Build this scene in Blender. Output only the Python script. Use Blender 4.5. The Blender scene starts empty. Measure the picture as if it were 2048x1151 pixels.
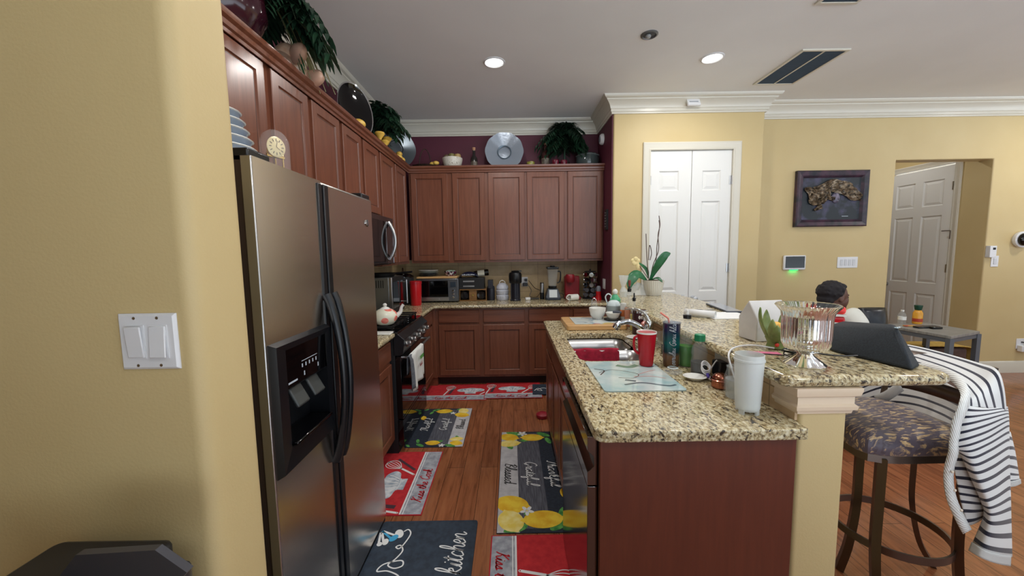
import bpy, bmesh, math, random
from mathutils import Matrix, Vector, noise
PI = math.pi
C = bpy.context.scene.collection
random.seed(7)

# ---------------------------------------------------------------- camera
F, PITCH, YAW, ROLL, CAMH = 758.6, 0.0930, 0.001, -0.015, 1.474
_cy, _sy, _cp, _sp = math.cos(YAW), math.sin(YAW), math.cos(PITCH), math.sin(PITCH)
FWD = Vector((_sy*_cp, _cy*_cp, -_sp)); _r0 = Vector((_cy, -_sy, 0)); _u0 = _r0.cross(FWD)
RT = math.cos(ROLL)*_r0 + math.sin(ROLL)*_u0
UPV = -math.sin(ROLL)*_r0 + math.cos(ROLL)*_u0
cam = bpy.data.cameras.new('camera'); cam.sensor_width = 36; cam.lens = F/2048*36; cam.clip_start = 0.02
camo = bpy.data.objects.new('camera', cam); C.objects.link(camo)
M = Matrix((RT, UPV, -FWD)).transposed().to_4x4(); M.translation = (0, 0, CAMH)
camo.matrix_world = M
bpy.context.scene.camera = camo
def at(u, v, x=None, y=None, z=None):
    """where the sight line through a photograph point meets the plane x=, y= or z="""
    d = FWD*F + RT*(u-1024) - UPV*(v-575.5)
    o = Vector((0, 0, CAMH))
    if x is not None: t = x/d.x
    elif y is not None: t = y/d.y
    else: t = (z-CAMH)/d.z
    return o + d*t

# ---------------------------------------------------------------- world, lights, exposure
sc = bpy.context.scene
sc.view_settings.view_transform = 'Standard'; sc.view_settings.look = 'None'
sc.view_settings.gamma = 1; sc.view_settings.use_curve_mapping = False
sc.view_settings.exposure = -0.08
w = bpy.data.worlds.new('world'); sc.world = w; w.use_nodes = True
w.node_tree.nodes['Background'].inputs[0].default_value = (0.80, 0.90, 1.0, 1)
_wt = w.node_tree   # outside light: soft sky above; brighter lower half added to lift the ceiling
_tc = _wt.nodes.new('ShaderNodeTexCoord'); _sx = _wt.nodes.new('ShaderNodeSeparateXYZ'); _mr = _wt.nodes.new('ShaderNodeMapRange')
_wt.links.new(_tc.outputs['Generated'], _sx.inputs[0]); _wt.links.new(_sx.outputs[2], _mr.inputs['Value'])
_mr.inputs['From Min'].default_value = -.15; _mr.inputs['From Max'].default_value = .05; _mr.inputs['To Min'].default_value = 4.2; _mr.inputs['To Max'].default_value = .75
_wt.links.new(_mr.outputs[0], _wt.nodes['Background'].inputs[1])
LAMP_W = 13.0
LAMPS = [(-0.116, 3.30, 1.0, 'lit recessed downlight over the kitchen aisle by the back cabinets'),
         (1.68, 3.28, 1.0, 'lit recessed downlight in front of the white pantry doors'),
         (-0.116, 1.55, 1.0, 'recessed downlight over the aisle beside the refrigerator'),
         (1.45, 1.45, 1.0, 'recessed downlight over the end of the raised bar'),
         (3.7, 1.6, 1.0, 'recessed downlight over the living area'),
         (5.9, 3.2, 1.5, 'recessed downlight near the passage opening'),
         (0.9, -0.6, .7, 'recessed downlight behind the photographer'),
         (2.6, -0.9, .9, 'recessed downlight over the dining side'),
         (4.7, 5.2, .5, 'unseen downlight added inside the passage to brighten its door')]  # the passage lamp is added fill for the door there

# ---------------------------------------------------------------- materials
def lin(c):
    return tuple(((x/255)/12.92 if x/255 <= .04045 else ((x/255+.055)/1.055)**2.4) for x in c)
MATS = {}
class NT:
    def __init__(s, name):
        s.m = bpy.data.materials.new(name); s.m.use_nodes = True; s.t = s.m.node_tree
        s.b = s.t.nodes['Principled BSDF']
    def n(s, typ, ins=None, **props):
        nd = s.t.nodes.new(typ)
        for k, v in props.items(): setattr(nd, k, v)
        for k, v in (ins or {}).items(): s.set(nd.inputs[k], v)
        return nd
    def set(s, sock, v):
        if isinstance(v, bpy.types.NodeSocket): s.t.links.new(v, sock)
        elif isinstance(v, bpy.types.Node): s.t.links.new(v.outputs[0], sock)
        else: sock.default_value = v
    def p(s, **k):
        for a, v in k.items(): s.set(s.b.inputs[a.replace('_', ' ')], v)
    def ramp(s, fac, stops, interp='LINEAR'):
        r = s.n('ShaderNodeValToRGB', {'Fac': fac}); r.color_ramp.interpolation = interp
        e = r.color_ramp.elements
        while len(e) < len(stops): e.new(.5)
        for i, (pos, c) in enumerate(stops):
            e[i].position = pos; e[i].color = (*lin(c), 1) if len(c) == 3 else c
        return r.outputs['Color']
    def coord(s, kind='Object', scale=(1, 1, 1), rot=(0, 0, 0)):
        tc = s.n('ShaderNodeTexCoord')
        mp = s.n('ShaderNodeMapping', {'Vector': tc.outputs[kind], 'Scale': scale, 'Rotation': rot})
        return mp.outputs[0]
    def noise(s, vec, scale, detail=3, rough=.5, out='Fac', dist=0):
        return s.n('ShaderNodeTexNoise', {'Vector': vec, 'Scale': scale, 'Detail': detail, 'Roughness': rough, 'Distortion': dist}).outputs[out]
    def mix(s, fac, a, b, mode='MIX'):
        m = s.n('ShaderNodeMix', data_type='RGBA', blend_type=mode)
        s.set(m.inputs[0], fac); s.set(m.inputs[6], a); s.set(m.inputs[7], b)
        return m.outputs[2]
    def bump(s, h, strength=.2, dist=.01):
        b = s.n('ShaderNodeBump', {'Height': h, 'Strength': strength, 'Distance': dist}); s.set(s.b.inputs['Normal'], b.outputs[0])
def rgb(c): return (*lin(c), 1)
def mat(name, c, rough=.5, metal=0, **k):
    if name in MATS: return MATS[name]
    n = NT(name); n.p(Base_Color=rgb(c), Roughness=rough, Metallic=metal, **k)
    MATS[name] = n.m; return n.m
def noisy(name, c1, c2, scale=8, rough=.5, metal=0, bump=0, stretch=(1, 1, 1), detail=4, lo=.35, hi=.65, bscale=None, **k):
    if name in MATS: return MATS[name]
    n = NT(name); v = n.coord('Object', stretch)
    f = n.noise(v, scale, detail); n.p(Base_Color=n.ramp(f, [(lo, c1), (hi, c2)]), Roughness=rough, Metallic=metal, **k)
    if bump: n.bump(n.noise(v, bscale or scale*3, 3), bump, .004)
    MATS[name] = n.m; return n.m

WALL = noisy('yellow_paint', (200, 178, 128), (204, 183, 134), 2, .55, bump=.12, bscale=160)
BURG = noisy('burgundy_paint', (84, 26, 46), (90, 30, 50), 2, .6, bump=.1, bscale=150)
CEIL = noisy('ceiling_paint', (231, 232, 231), (236, 237, 236), 1.5, .7, bump=.08, bscale=120)
TRIM = mat('white_trim', (212, 207, 192), .3)
DOORW = mat('white_door', (228, 228, 224), .35)
def wood(name, c1, c2, axis='z', rough=.32, scale=1):
    n = NT(name); st = {'z': (14, 14, 1.0), 'x': (1, 14, 14), 'y': (14, 1, 14)}[axis]
    v = n.coord('Object', tuple(a*scale for a in st))
    f = n.noise(v, 3.0, 6, .6, dist=.6); g = n.noise(n.coord('Object'), 1.3, 2)
    col = n.ramp(f, [(.3, c1), (.7, c2)])
    n.p(Base_Color=n.mix(n.ramp(g, [(.3, (0, 0, 0)), (.7, (70, 70, 70))]), col, rgb(tuple(int(x*.72) for x in c1))), Roughness=rough, Coat_Weight=.25, Coat_Roughness=.2)
    MATS[name] = n.m; return n.m
CHERRY = wood('cherry_wood', (104, 58, 40), (126, 75, 53))
CHERRYX = wood('cherry_wood_cross_grain', (104, 58, 40), (126, 75, 53), 'x')
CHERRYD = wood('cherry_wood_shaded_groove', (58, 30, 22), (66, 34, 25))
ENDP = wood('cherry_end_panel', (88, 42, 30), (102, 50, 35), rough=.28)
BOARD = wood('maple_board', (196, 150, 96), (222, 182, 128), 'x')
def floor_mat():
    n = NT('hardwood'); tc = n.n('ShaderNodeTexCoord'); sp = n.n('ShaderNodeSeparateXYZ', {0: tc.outputs['Object']})
    cb = n.n('ShaderNodeCombineXYZ', {0: sp.outputs[1], 1: sp.outputs[0], 2: 0.0})
    br = n.n('ShaderNodeTexBrick', {'Vector': cb.outputs[0], 'Scale': 1.0, 'Mortar Size': .0013, 'Mortar Smooth': .2, 'Bias': 0.0, 'Brick Width': .95, 'Row Height': .115,
             'Color1': (0, 0, 0, 1), 'Color2': (1, 1, 1, 1), 'Mortar': (.5, .5, .5, 1)}, offset=.37, offset_frequency=2, squash=1)
    v = n.n('ShaderNodeMapping', {'Vector': tc.outputs['Object'], 'Scale': (26, 2.2, 1)}).outputs[0]
    g = n.noise(v, 1.6, 6, .6, dist=.8)
    blot = n.noise(n.n('ShaderNodeMapping', {'Vector': tc.outputs['Object'], 'Scale': (6, 1.2, 1)}).outputs[0], 1.5, 3)
    base = n.ramp(br.outputs['Color'], [(.0, (118, 68, 42)), (.35, (150, 92, 60)), (.7, (138, 82, 52)), (1, (166, 108, 72))])
    grain = n.ramp(g, [(.3, (76, 42, 28)), (.5, (148, 92, 60)), (.75, (176, 118, 80))])
    c = n.mix(.55, base, grain); c = n.mix(n.ramp(blot, [(.35, (110, 110, 110)), (.6, (0, 0, 0))]), c, rgb((92, 50, 32)))
    c = n.mix(br.outputs['Fac'], c, rgb((56, 30, 18)))
    n.p(Base_Color=c, Roughness=n.ramp(g, [(.3, (110, 110, 110)), (.7, (80, 80, 80))]))
    h = n.mix(br.outputs['Fac'], g, (0, 0, 0, 1)); n.bump(h, .25, .003)
    return n.m
FLOOR = floor_mat()
def granite():
    n = NT('granite')
    v = n.coord('Object', (1.0, .55, 1.0), (0, 0, math.radians(38)))
    big = n.noise(v, 9, 2, .5); a = n.noise(v, 95, 4, .62, dist=.4); b = n.noise(v, 60, 3, .6, dist=.7); d = n.noise(v, 140, 2, .5)
    base = n.ramp(a, [(.34, (92, 80, 62)), (.43, (160, 142, 106)), (.52, (196, 184, 146)), (.66, (224, 218, 192))])
    tint = n.mix(n.ramp(big, [(.4, (0, 0, 0)), (.62, (150, 150, 150))]), base, rgb((196, 158, 102)), 'MULTIPLY')
    c = n.mix(.5, base, tint)
    dark = n.ramp(b, [(.36, (255, 255, 255)), (.44, (0, 0, 0))])
    c = n.mix(dark, c, rgb((62, 54, 46)))
    fl = n.ramp(d, [(.33, (190, 190, 190)), (.40, (0, 0, 0))]); c = n.mix(fl, c, rgb((82, 84, 86)))
    n.p(Base_Color=c, Roughness=.13, Specular_IOR_Level=.5)
    return n.m
GRAN = granite()
def tile_mat(name, swap, c1=(186, 160, 118), c2=(204, 180, 138)):
    n = NT(name); tc = n.n('ShaderNodeTexCoord'); sp = n.n('ShaderNodeSeparateXYZ', {0: tc.outputs['Object']})
    cb = n.n('ShaderNodeCombineXYZ', {0: sp.outputs[1 if swap else 0], 1: sp.outputs[2], 2: 0.0})
    br = n.n('ShaderNodeTexBrick', {'Vector': cb.outputs[0], 'Scale': 1.0, 'Mortar Size': .0025, 'Brick Width': .33, 'Row Height': .33}, offset=0)
    f = n.noise(n.coord('Object'), 9, 5, .6)
    c = n.mix(br.outputs['Fac'], n.ramp(f, [(.35, c1), (.65, c2)]), rgb((150, 128, 96)))
    n.p(Base_Color=c, Roughness=.38); return n.m
TILE = tile_mat('travertine_tile', False); TILEY = tile_mat('travertine_tile_bar', True, (192, 162, 124), (212, 186, 148))
def steel(name, c, rough, st=(1, 1, 60), bump=.05):
    n = NT(name); v = n.coord('Object', st); f = n.noise(v, 6, 3)
    n.p(Base_Color=rgb(c), Metallic=1)
    n.set(n.b.inputs['Roughness'], n.n('ShaderNodeMapRange', {'Value': f, 'From Min': .3, 'From Max': .7, 'To Min': rough*.95, 'To Max': rough*1.08}).outputs[0])
    wv = n.noise(n.coord('Object', (.6, .6, 3.2)), 1.2, 2); n.bump(wv, bump, .02)
    MATS[name] = n.m; return n.m
FRIDGE = steel('brushed_steel', (214, 205, 196), .24)
BSTEEL = steel('black_stainless', (122, 118, 120), .12, (1, 1, 1), .0)
STEEL = steel('satin_steel', (190, 190, 190), .3, (1, 1, 1), 0)
CHROME = mat('chrome', (215, 218, 222), .06, 1)
BLACKP = mat('black_plastic', (16, 18, 22), .3)
BLACKM = mat('black_matte', (22, 23, 26), .6)
BLACKG = mat('black_glass', (6, 6, 8), .05)
IRON = mat('cast_iron', (14, 14, 15), .55)
WHITEP = mat('white_plastic', (225, 226, 228), .35)
WHITEC = mat('white_ceramic', (232, 232, 226), .18)
CREAM = mat('cream_wood', (226, 206, 180), .4)
BRONZE = mat('bronze_metal', (112, 102, 96), .34, 1)
GOLD = mat('polished_gold', (214, 182, 110), .2, 1)
COPPER = mat('copper', (168, 108, 88), .25, 1)
REDP = mat('red_plastic', (196, 26, 34), .28)
REDM = mat('red_metal', (132, 22, 34), .35)
def glass(name, c=(250, 252, 252), rough=0.0, ior=1.45):
    if name in MATS: return MATS[name]
    n = NT(name); n.p(Base_Color=rgb(c), Roughness=rough, IOR=ior, Transmission_Weight=1.0); MATS[name] = n.m; return n.m
GLASS = glass('clear_glass')
def thin(name, c, alpha, rough=.1):
    n = NT(name); n.p(Base_Color=rgb(c), Roughness=rough, Alpha=alpha); MATS[name] = n.m; return n.m
THING = thin('thin_clear_glass', (225, 235, 238), .13, .03)
FROST = thin('frosted_plastic', (230, 235, 235), .55, .35)
LEAF = noisy('dark_leaf', (16, 40, 28), (30, 62, 40), 20, .45)
LEAFO = noisy('orchid_leaf', (34, 92, 58), (52, 120, 76), 6, .3)

# ---------------------------------------------------------------- mesh helpers
class MB:
    def __init__(s): s.v = []; s.f = []; s.m = []; s.uv = {}
    def add(s, vs, fs, mi=0, uvs=None):
        o = len(s.v); s.v += [Vector(p) for p in vs]
        for k, f in enumerate(fs):
            if uvs: s.uv[len(s.f)] = uvs[k]
            s.f.append(tuple(i+o for i in f)); s.m.append(mi)
        return s
    def mark(s): return len(s.v)
    def xf(s, mk, mtx):
        for i in range(mk, len(s.v)): s.v[i] = mtx @ s.v[i]
        return s
    def box(s, x0, x1, y0, y1, z0, z1, mi=0):
        if x0 > x1: x0, x1 = x1, x0
        if y0 > y1: y0, y1 = y1, y0
        if z0 > z1: z0, z1 = z1, z0
        v = [(x0, y0, z0), (x1, y0, z0), (x1, y1, z0), (x0, y1, z0), (x0, y0, z1), (x1, y0, z1), (x1, y1, z1), (x0, y1, z1)]
        return s.add(v, [(0, 3, 2, 1), (4, 5, 6, 7), (0, 1, 5, 4), (1, 2, 6, 5), (2, 3, 7, 6), (3, 0, 4, 7)], mi)
    def lathe(s, prof, c=(0, 0, 0), seg=24, mi=0, fn=None, axis='z', flat=None):
        vs = []; fs = []; n = len(prof)
        for (r, z) in prof:
            for k in range(seg):
                t = 2*PI*k/seg; rr = max(r, 1e-5)*(fn(t, z) if fn else 1)
                p = (rr*math.cos(t), rr*math.sin(t), z)
                if axis == 'x': p = (p[2], p[0], p[1])
                elif axis == 'y': p = (p[0], p[2], p[1])
                vs.append((p[0]+c[0], p[1]+c[1], p[2]+c[2]))
        for i in range(n-1):
            for k in range(seg):
                k2 = (k+1) % seg; q = (i*seg+k, i*seg+k2, (i+1)*seg+k2, (i+1)*seg+k)
                fs.append(q if axis != 'y' else q[::-1])
        if prof[0][0] > 1e-4 and not flat == 'open': fs.append(tuple(range(seg))[::(-1 if axis != 'y' else 1)])
        if prof[-1][0] > 1e-4 and not flat: fs.append(tuple(range((n-1)*seg, n*seg))[::(1 if axis != 'y' else -1)])
        return s.add(vs, fs, mi)
    def cyl(s, c, r, h, seg=20, mi=0, axis='z', r2=None):
        return s.lathe([(r, 0), (r if r2 is None else r2, h)], c, seg, mi, axis=axis)
    def ell(s, c, r, mi=0, seg=14, rings=9):
        if not hasattr(r, '__len__'): r = (r, r, r)
        mk = s.mark(); s.lathe([(math.sin(PI*i/rings), -math.cos(PI*i/rings)) for i in range(rings+1)], (0, 0, 0), seg, mi)
        return s.xf(mk, Matrix.Translation(c) @ Matrix.Diagonal((*r, 1)))
    def tube(s, pts, r, seg=8, mi=0, ry=None, cap=True):
        pts = [Vector(p) for p in pts]; n = len(pts); vs = []; fs = []
        rs = r if hasattr(r, '__len__') else [r]*n
        up = Vector((0, 0, 1)); prev = None
        for i, p in enumerate(pts):
            t = (pts[min(i+1, n-1)]-pts[max(i-1, 0)]).normalized()
            if prev is None:
                a = up if abs(t.z) < .9 else Vector((1, 0, 0)); nx = t.cross(a).normalized()
            else:
                nx = (prev-t*prev.dot(t)).normalized()
            prev = nx; ny = t.cross(nx)
            for k in range(seg):
                an = 2*PI*k/seg; vs.append(p+nx*math.cos(an)*rs[i]+ny*math.sin(an)*(rs[i] if ry is None else ry))
        for i in range(n-1):
            for k in range(seg):
                k2 = (k+1) % seg; fs.append((i*seg+k, i*seg+k2, (i+1)*seg+k2, (i+1)*seg+k))
        if cap: fs += [tuple(range(seg))[::-1], tuple(range((n-1)*seg, n*seg))]
        return s.add(vs, fs, mi)
    def prism(s, poly, z0, z1, mi=0):
        n = len(poly); v = [(x, y, z0) for x, y in poly]+[(x, y, z1) for x, y in poly]
        return s.add(v, [tuple(range(n))[::-1], tuple(range(n, 2*n))]+[(i, (i+1) % n, n+(i+1) % n, n+i) for i in range(n)], mi)
    def rings(s, rects, mi=0, closeback=True, inner=None):
        """nested rectangles (x0,x1,z0,z1,y) facing -y, back to front then inward; inner = material of the middle"""
        vs = []; fs = []
        for (x0, x1, z0, z1, y) in rects: vs += [(x0, y, z0), (x1, y, z0), (x1, y, z1), (x0, y, z1)]
        for i in range(len(rects)-1):
            for k in range(4):
                k2 = (k+1) % 4; fs.append((4*i+k, 4*i+k2, 4*i+4+k2, 4*i+4+k))
        s.add(vs, fs, mi); o = len(s.v)-len(vs); L = 4*(len(rects)-1)
        s.f.append((o+L, o+L+1, o+L+2, o+L+3)); s.m.append(mi if inner is None else inner)
        if closeback: s.f.append((o+3, o+2, o+1, o)); s.m.append(mi)
        return s
    def panel(s, x0, x1, z0, z1, prof, mi=0, inner=None):
        return s.rings([(x0+a, x1-a, z0+a, z1-a, y) for a, y in prof], mi, True, inner)
    def grid(s, P, mi=0, uv=None, flip=False):
        n, m = len(P), len(P[0]); vs = [p for row in P for p in row]; fs = []; us = []
        for i in range(n-1):
            for j in range(m-1):
                idx = [(i, j), (i, j+1), (i+1, j+1), (i+1, j)]
                if flip: idx = idx[::-1]
                fs.append(tuple(a*m+b for a, b in idx))
                us.append([uv[a][b] if uv else (a/(n-1), b/(m-1)) for a, b in idx])
        return s.add(vs, fs, mi, us)
    def sweep(s, path, prof, mi=0, ends=True):
        """moulding profile [(offset to the right of the path, z)] along a mitred plan path"""
        n = len(path); P = [Vector(p) for p in path]; vs = []; m = len(prof)
        for i in range(n):
            d1 = (P[i]-P[i-1]).normalized() if i else None; d2 = (P[i+1]-P[i]).normalized() if i < n-1 else None
            d1 = d1 or d2; d2 = d2 or d1
            n1 = Vector((d1.y, -d1.x)); n2 = Vector((d2.y, -d2.x)); b = (n1+n2); b = b/(b.dot(n1))
            for o, z in prof: q = P[i]+b*o; vs.append((q.x, q.y, z))
        fs = [(i*m+j, (i+1)*m+j, (i+1)*m+(j+1) % m, i*m+(j+1) % m) for i in range(n-1) for j in range(m)]
        if ends: fs += [tuple(range(m)), tuple(range((n-1)*m, n*m))[::-1]]
        return s.add(vs, fs, mi)
    def ribbon(s, pts, wd, z, mi=0, tf=None):
        pts = [Vector(p[:2]) for p in pts]; n = len(pts); vs = []
        for i, p in enumerate(pts):
            t = (pts[min(i+1, n-1)]-pts[max(i-1, 0)]);
            if t.length < 1e-9: t = Vector((1, 0))
            t.normalize(); q = Vector((-t.y, t.x))*wd/2
            vs += [(*(p+q), z), (*(p-q), z)]
        if tf: vs = [tf(v) for v in vs]
        return s.add(vs, [(2*i, 2*i+1, 2*i+3, 2*i+2) for i in range(n-1)], mi)
    def leaf(s, base, d, L, wd, droop=.3, mi=0, n=5, fold=.25, up=(0, 0, 1)):
        d = Vector(d).normalized(); up = Vector(up); side = d.cross(up)
        if side.length < .1: side = Vector((1, 0, 0))
        side.normalize(); nor = side.cross(d); P = []
        for i in range(n+1):
            t = i/n; c = Vector(base)+d*L*t-up*droop*L*t*t
            ww = wd*math.sin(PI*min(1, (t*.9+.08)))**.8*.5
            P.append([c-side*ww+nor*ww*fold, c, c+side*ww+nor*ww*fold])
        return s.grid(P, mi)
    def build(s, name, mats, parent=None, label=None, cat=None, group=None, kind=None, loc=None, rz=0, bevel=0, bseg=2, smooth=True, angle=38, solid=0, sub=0, extra=None):
        me = bpy.data.meshes.new(name)
        me.from_pydata([tuple(v) for v in s.v], [], s.f)
        if not isinstance(mats, (list, tuple)): mats = [mats]
        for m_ in mats: me.materials.append(m_)
        me.polygons.foreach_set('material_index', [min(i, len(mats)-1) for i in s.m])
        if s.uv:
            ul = me.uv_layers.new(name='UVMap')
            for pi, us in s.uv.items():
                for k, li in enumerate(me.polygons[pi].loop_indices): ul.data[li].uv = us[k]
        me.validate(); me.update()
        bm = bmesh.new(); bm.from_mesh(me)
        if not extra == 'nofix': bmesh.ops.recalc_face_normals(bm, faces=bm.faces)
        bm.to_mesh(me); bm.free()
        if smooth:
            me.polygons.foreach_set('use_smooth', [True]*len(me.polygons)); me.set_sharp_from_angle(angle=math.radians(angle))
        o = bpy.data.objects.new(name, me); C.objects.link(o)
        if parent: o.parent = parent
        if loc is not None: o.location = loc
        o.rotation_euler = (0, 0, rz)
        if solid: md = o.modifiers.new('Solidify', 'SOLIDIFY'); md.thickness = solid; md.offset = 0
        if sub: md = o.modifiers.new('Sub', 'SUBSURF'); md.levels = md.render_levels = sub
        if bevel: md = o.modifiers.new('Bevel', 'BEVEL'); md.width = bevel; md.segments = bseg; md.limit_method = 'ANGLE'; md.angle_limit = math.radians(40); md.harden_normals = False
        props(o, label, cat, group, kind)
        return o
def props(o, label=None, cat=None, group=None, kind=None):
    if label: o['label'] = label
    if cat: o['category'] = cat
    if group: o['group'] = group
    if kind: o['kind'] = kind
def thing(name, label, cat, loc=(0, 0, 0), rz=0, group=None):
    o = bpy.data.objects.new(name, None); C.objects.link(o); o.empty_display_size = .05
    o.location = loc; o.rotation_euler = (0, 0, rz); props(o, label, cat, group); return o
def dup(root, loc=None, rz=None, label=None):
    r = root.copy(); C.objects.link(r)
    if loc is not None: r.location = loc
    if rz is not None: r.rotation_euler = (0, 0, rz)
    if label: r['label'] = label
    for ch in list(root.children):
        c = ch.copy(); C.objects.link(c); c.parent = r
        for g in ch.children: d = g.copy(); C.objects.link(d); d.parent = c
    return r
def crs(pts, k=6, closed=False):
    """Catmull-Rom curve through points"""
    P = [Vector(p) for p in pts]; n = len(P); out = []
    for i in range(n-1 if not closed else n):
        a = P[(i-1) % n] if (i or closed) else P[0]*2-P[1]; b = P[i]; c = P[(i+1) % n]
        d = P[(i+2) % n] if (i+2 < n or closed) else P[-1]*2-P[-2]
        for j in range(k):
            t = j/k; out.append(.5*((2*b)+(c-a)*t+(2*a-5*b+4*c-d)*t*t+(3*b-a-3*c+d)*t**3))
    if not closed: out.append(P[-1])
    return out
def surf(rows, ku=4, kv=6):
    """smooth surface through rows of control points"""
    R = [crs(r, kv) for r in rows]; cols = list(zip(*R)); Cc = [crs(c, ku) for c in cols]
    return [list(r) for r in zip(*Cc)]
def ellipse(cx, cy, rx, ry, n=20, rot=0):
    return [(cx+rx*math.cos(2*PI*i/n)*math.cos(rot)-ry*math.sin(2*PI*i/n)*math.sin(rot), cy+rx*math.cos(2*PI*i/n)*math.sin(rot)+ry*math.sin(2*PI*i/n)*math.cos(rot)) for i in range(n)]
# ---------------------------------------------------------------- the room
XW, YW, XR, YP, XP, YR = -1.481, 4.73, 1.07, 4.062, 2.648, 4.292
ZC = 3.044
def S(mb, name, m, **k): return mb.build(name, m, kind='structure', **k)
S(MB().box(-4, 9.5, -2.0, 6.8, -.05, 0), 'floor', FLOOR, smooth=False)
S(MB().box(-4, 9.5, -2.0, 6.8, ZC, ZC+.1), 'ceiling', CEIL, smooth=False)
# left wall behind cabinets, with its tiled splash zone
S(MB().box(XW-.12, XW, .9, YW+.12, 0, ZC), 'wall_left', BURG, smooth=False)
S(MB().box(XW, XW+.008, 1.99, YW, .914, 1.40), 'trim_1', tile_mat('travertine_tile_side', True), smooth=False)
S(MB().box(XW, XR, YW, YW+.12, 0, ZC), 'wall_back', BURG, smooth=False)
S(MB().box(XW, XR-.001, YW-.008, YW, .914, 1.40), 'trim_2', TILE, smooth=False)
# foreground pier with rounded corners
def roundrect(x0, x1, y0, y1, r, n=6, corners=(1, 1, 1, 1)):
    out = []
    for (cx, cy, a0, on) in ((x1-r, y0+r, -PI/2, corners[0]), (x1-r, y1-r, 0, corners[1]), (x0+r, y1-r, PI/2, corners[2]), (x0+r, y0+r, PI, corners[3])):
        if on: out += [(cx+r*math.cos(a0+PI/2*i/n), cy+r*math.sin(a0+PI/2*i/n)) for i in range(n+1)]
        else: out.append((cx+r*(1 if a0 in (-PI/2, 0) else -1), cy+r*(-1 if a0 in (-PI/2, PI) else 1)))
    return out
S(MB().prism(roundrect(-3.6, -.635, .755, .918, .03, 6, (1, 1, 0, 0)), 0, ZC), 'wall_front_left', WALL, angle=50)
S(MB().box(-4, -3.6, -2.0, .9, 0, ZC), 'wall_far_left', WALL, smooth=False)
# pantry block: burgundy side and yellow front, then the recessed living-room wall
S(MB().box(XR, XR+.012, YP+.02, YW, 0, ZC), 'wall_right_of_cabinets', BURG, smooth=False)
px0, px1, pz = 1.44, 2.375, 2.52
b = MB().prism(roundrect(XR+.012, px0, YP, YP+.12, .018, 5, (0, 0, 0, 1)), 0, ZC)
b.prism(roundrect(px1, XP, YP, YR+.12, .018, 5, (1, 0, 0, 0)), 0, ZC).box(px0, px1, YP, YP+.12, pz, ZC)
S(b, 'wall_pantry', WALL, angle=50)
S(MB().box(px0, px1, YP+.6, YP+.62, 0, ZC), 'wall_pantry_inner', WALL, smooth=False)
ox0, ox1, oz = 4.272, 5.353, 2.428
b = MB().prism([(XP, 0), (ox0, 0), (ox0, oz), (ox1, oz), (ox1, 0), (9.5, 0), (9.5, ZC), (XP, ZC)], 0, .15)
b.xf(0, Matrix(((1, 0, 0, 0), (0, 0, 1, YR), (0, 1, 0, 0), (0, 0, 0, 1))))
S(b, 'wall_right', WALL, bevel=.012, bseg=3)
# passage beyond the opening; its door is on the right-hand side wall
b = MB().box(ox1-.0004, ox1+.1, YR+.03, 4.63, 0, ZC).box(ox1, ox1+.1, 5.47, 6.6, 0, ZC).box(ox1, ox1+.1, 4.63, 5.47, 2.47, ZC)
S(b, 'wall_passage_right', WALL, smooth=False)
S(MB().box(ox0-1.2, ox1+.1, 6.6, 6.7, 0, ZC), 'wall_passage_end', WALL, smooth=False)
S(MB().box(ox0-1.3, ox0-1.2, YR+.15, 6.6, 0, ZC), 'wall_passage_left', WALL, smooth=False)
S(MB().box(-3.6, -.2, -1.3, -1.2, 0, ZC), 'light_blocker_behind_left', WALL, smooth=False)  # unseen panel added behind the camera to keep light off the near pier
S(MB().box(9.4, 9.5, -2.0, YR, 0, .75).box(9.4, 9.5, -2.0, YR, 2.35, ZC).box(9.4, 9.5, 3.4, YR, .75, 2.35), 'wall_far_right', WALL, smooth=False)
# ceiling crown moulding
CR = [(0, ZC-.165), (.012, ZC-.165), (.014, ZC-.150), (.022, ZC-.146), (.024, ZC-.120), (.030, ZC-.116), (.036, ZC-.095), (.050, ZC-.070), (.072, ZC-.048), (.078, ZC-.044), (.080, ZC-.034), (.098, ZC-.026), (.108, ZC-.014), (.112, ZC), (0, ZC)]
S(MB().sweep([(XW, .9), (XW, YW), (XR, YW), (XR, YP), (XP, YP), (XP, YR), (9.4, YR)], CR), 'trim_3', TRIM, angle=25)
BB = [(0, 0), (.014, 0), (.014, .10), (.010, .112), (.010, .122), (.004, .135), (0, .138)]
S(MB().sweep([(XP, YR), (ox0, YR)], BB).sweep([(ox1, YR), (9.4, YR)], BB), 'baseboard_right', TRIM)
S(MB().sweep([(XR+.02, YP), (px0-.07, YP)], BB).sweep([(px1+.08, YP), (XP, YP)], BB), 'baseboard_pantry', TRIM)
# casings
def casing(x0, x1, z1, w_=.075):
    """casing around an opening, local frame facing -y"""
    m = MB()
    pr = [(0, 0), (0, -.016), (.012, -.020), (.03, -.014), (w_-.02, -.010), (w_-.008, -.014), (w_, -.010), (w_, 0)]
    # as three mitred legs
    path = [(x0, 0), (x0, z1), (x1, z1), (x1, 0)]
    nn = [(-1, 0), (-1, 1), (1, 1), (1, 0)]
    vs = []
    for (px, pz_), (ax, az) in zip(path, nn):
        for o, d in pr: q = w_-o; vs.append((px+ax*q, d, pz_+az*q))
    k = len(pr); fs = [(i*k+j, (i+1)*k+j, (i+1)*k+(j+1) % k, i*k+(j+1) % k) for i in range(3) for j in range(k)]
    fs += [tuple(range(k)), tuple(range(3*k, 4*k))]
    return m.add(vs, fs)
S(casing(px0+.03, px1-.045, pz-.01, .08), 'trim_4', TRIM, loc=(0, YP, 0), angle=25)
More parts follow.
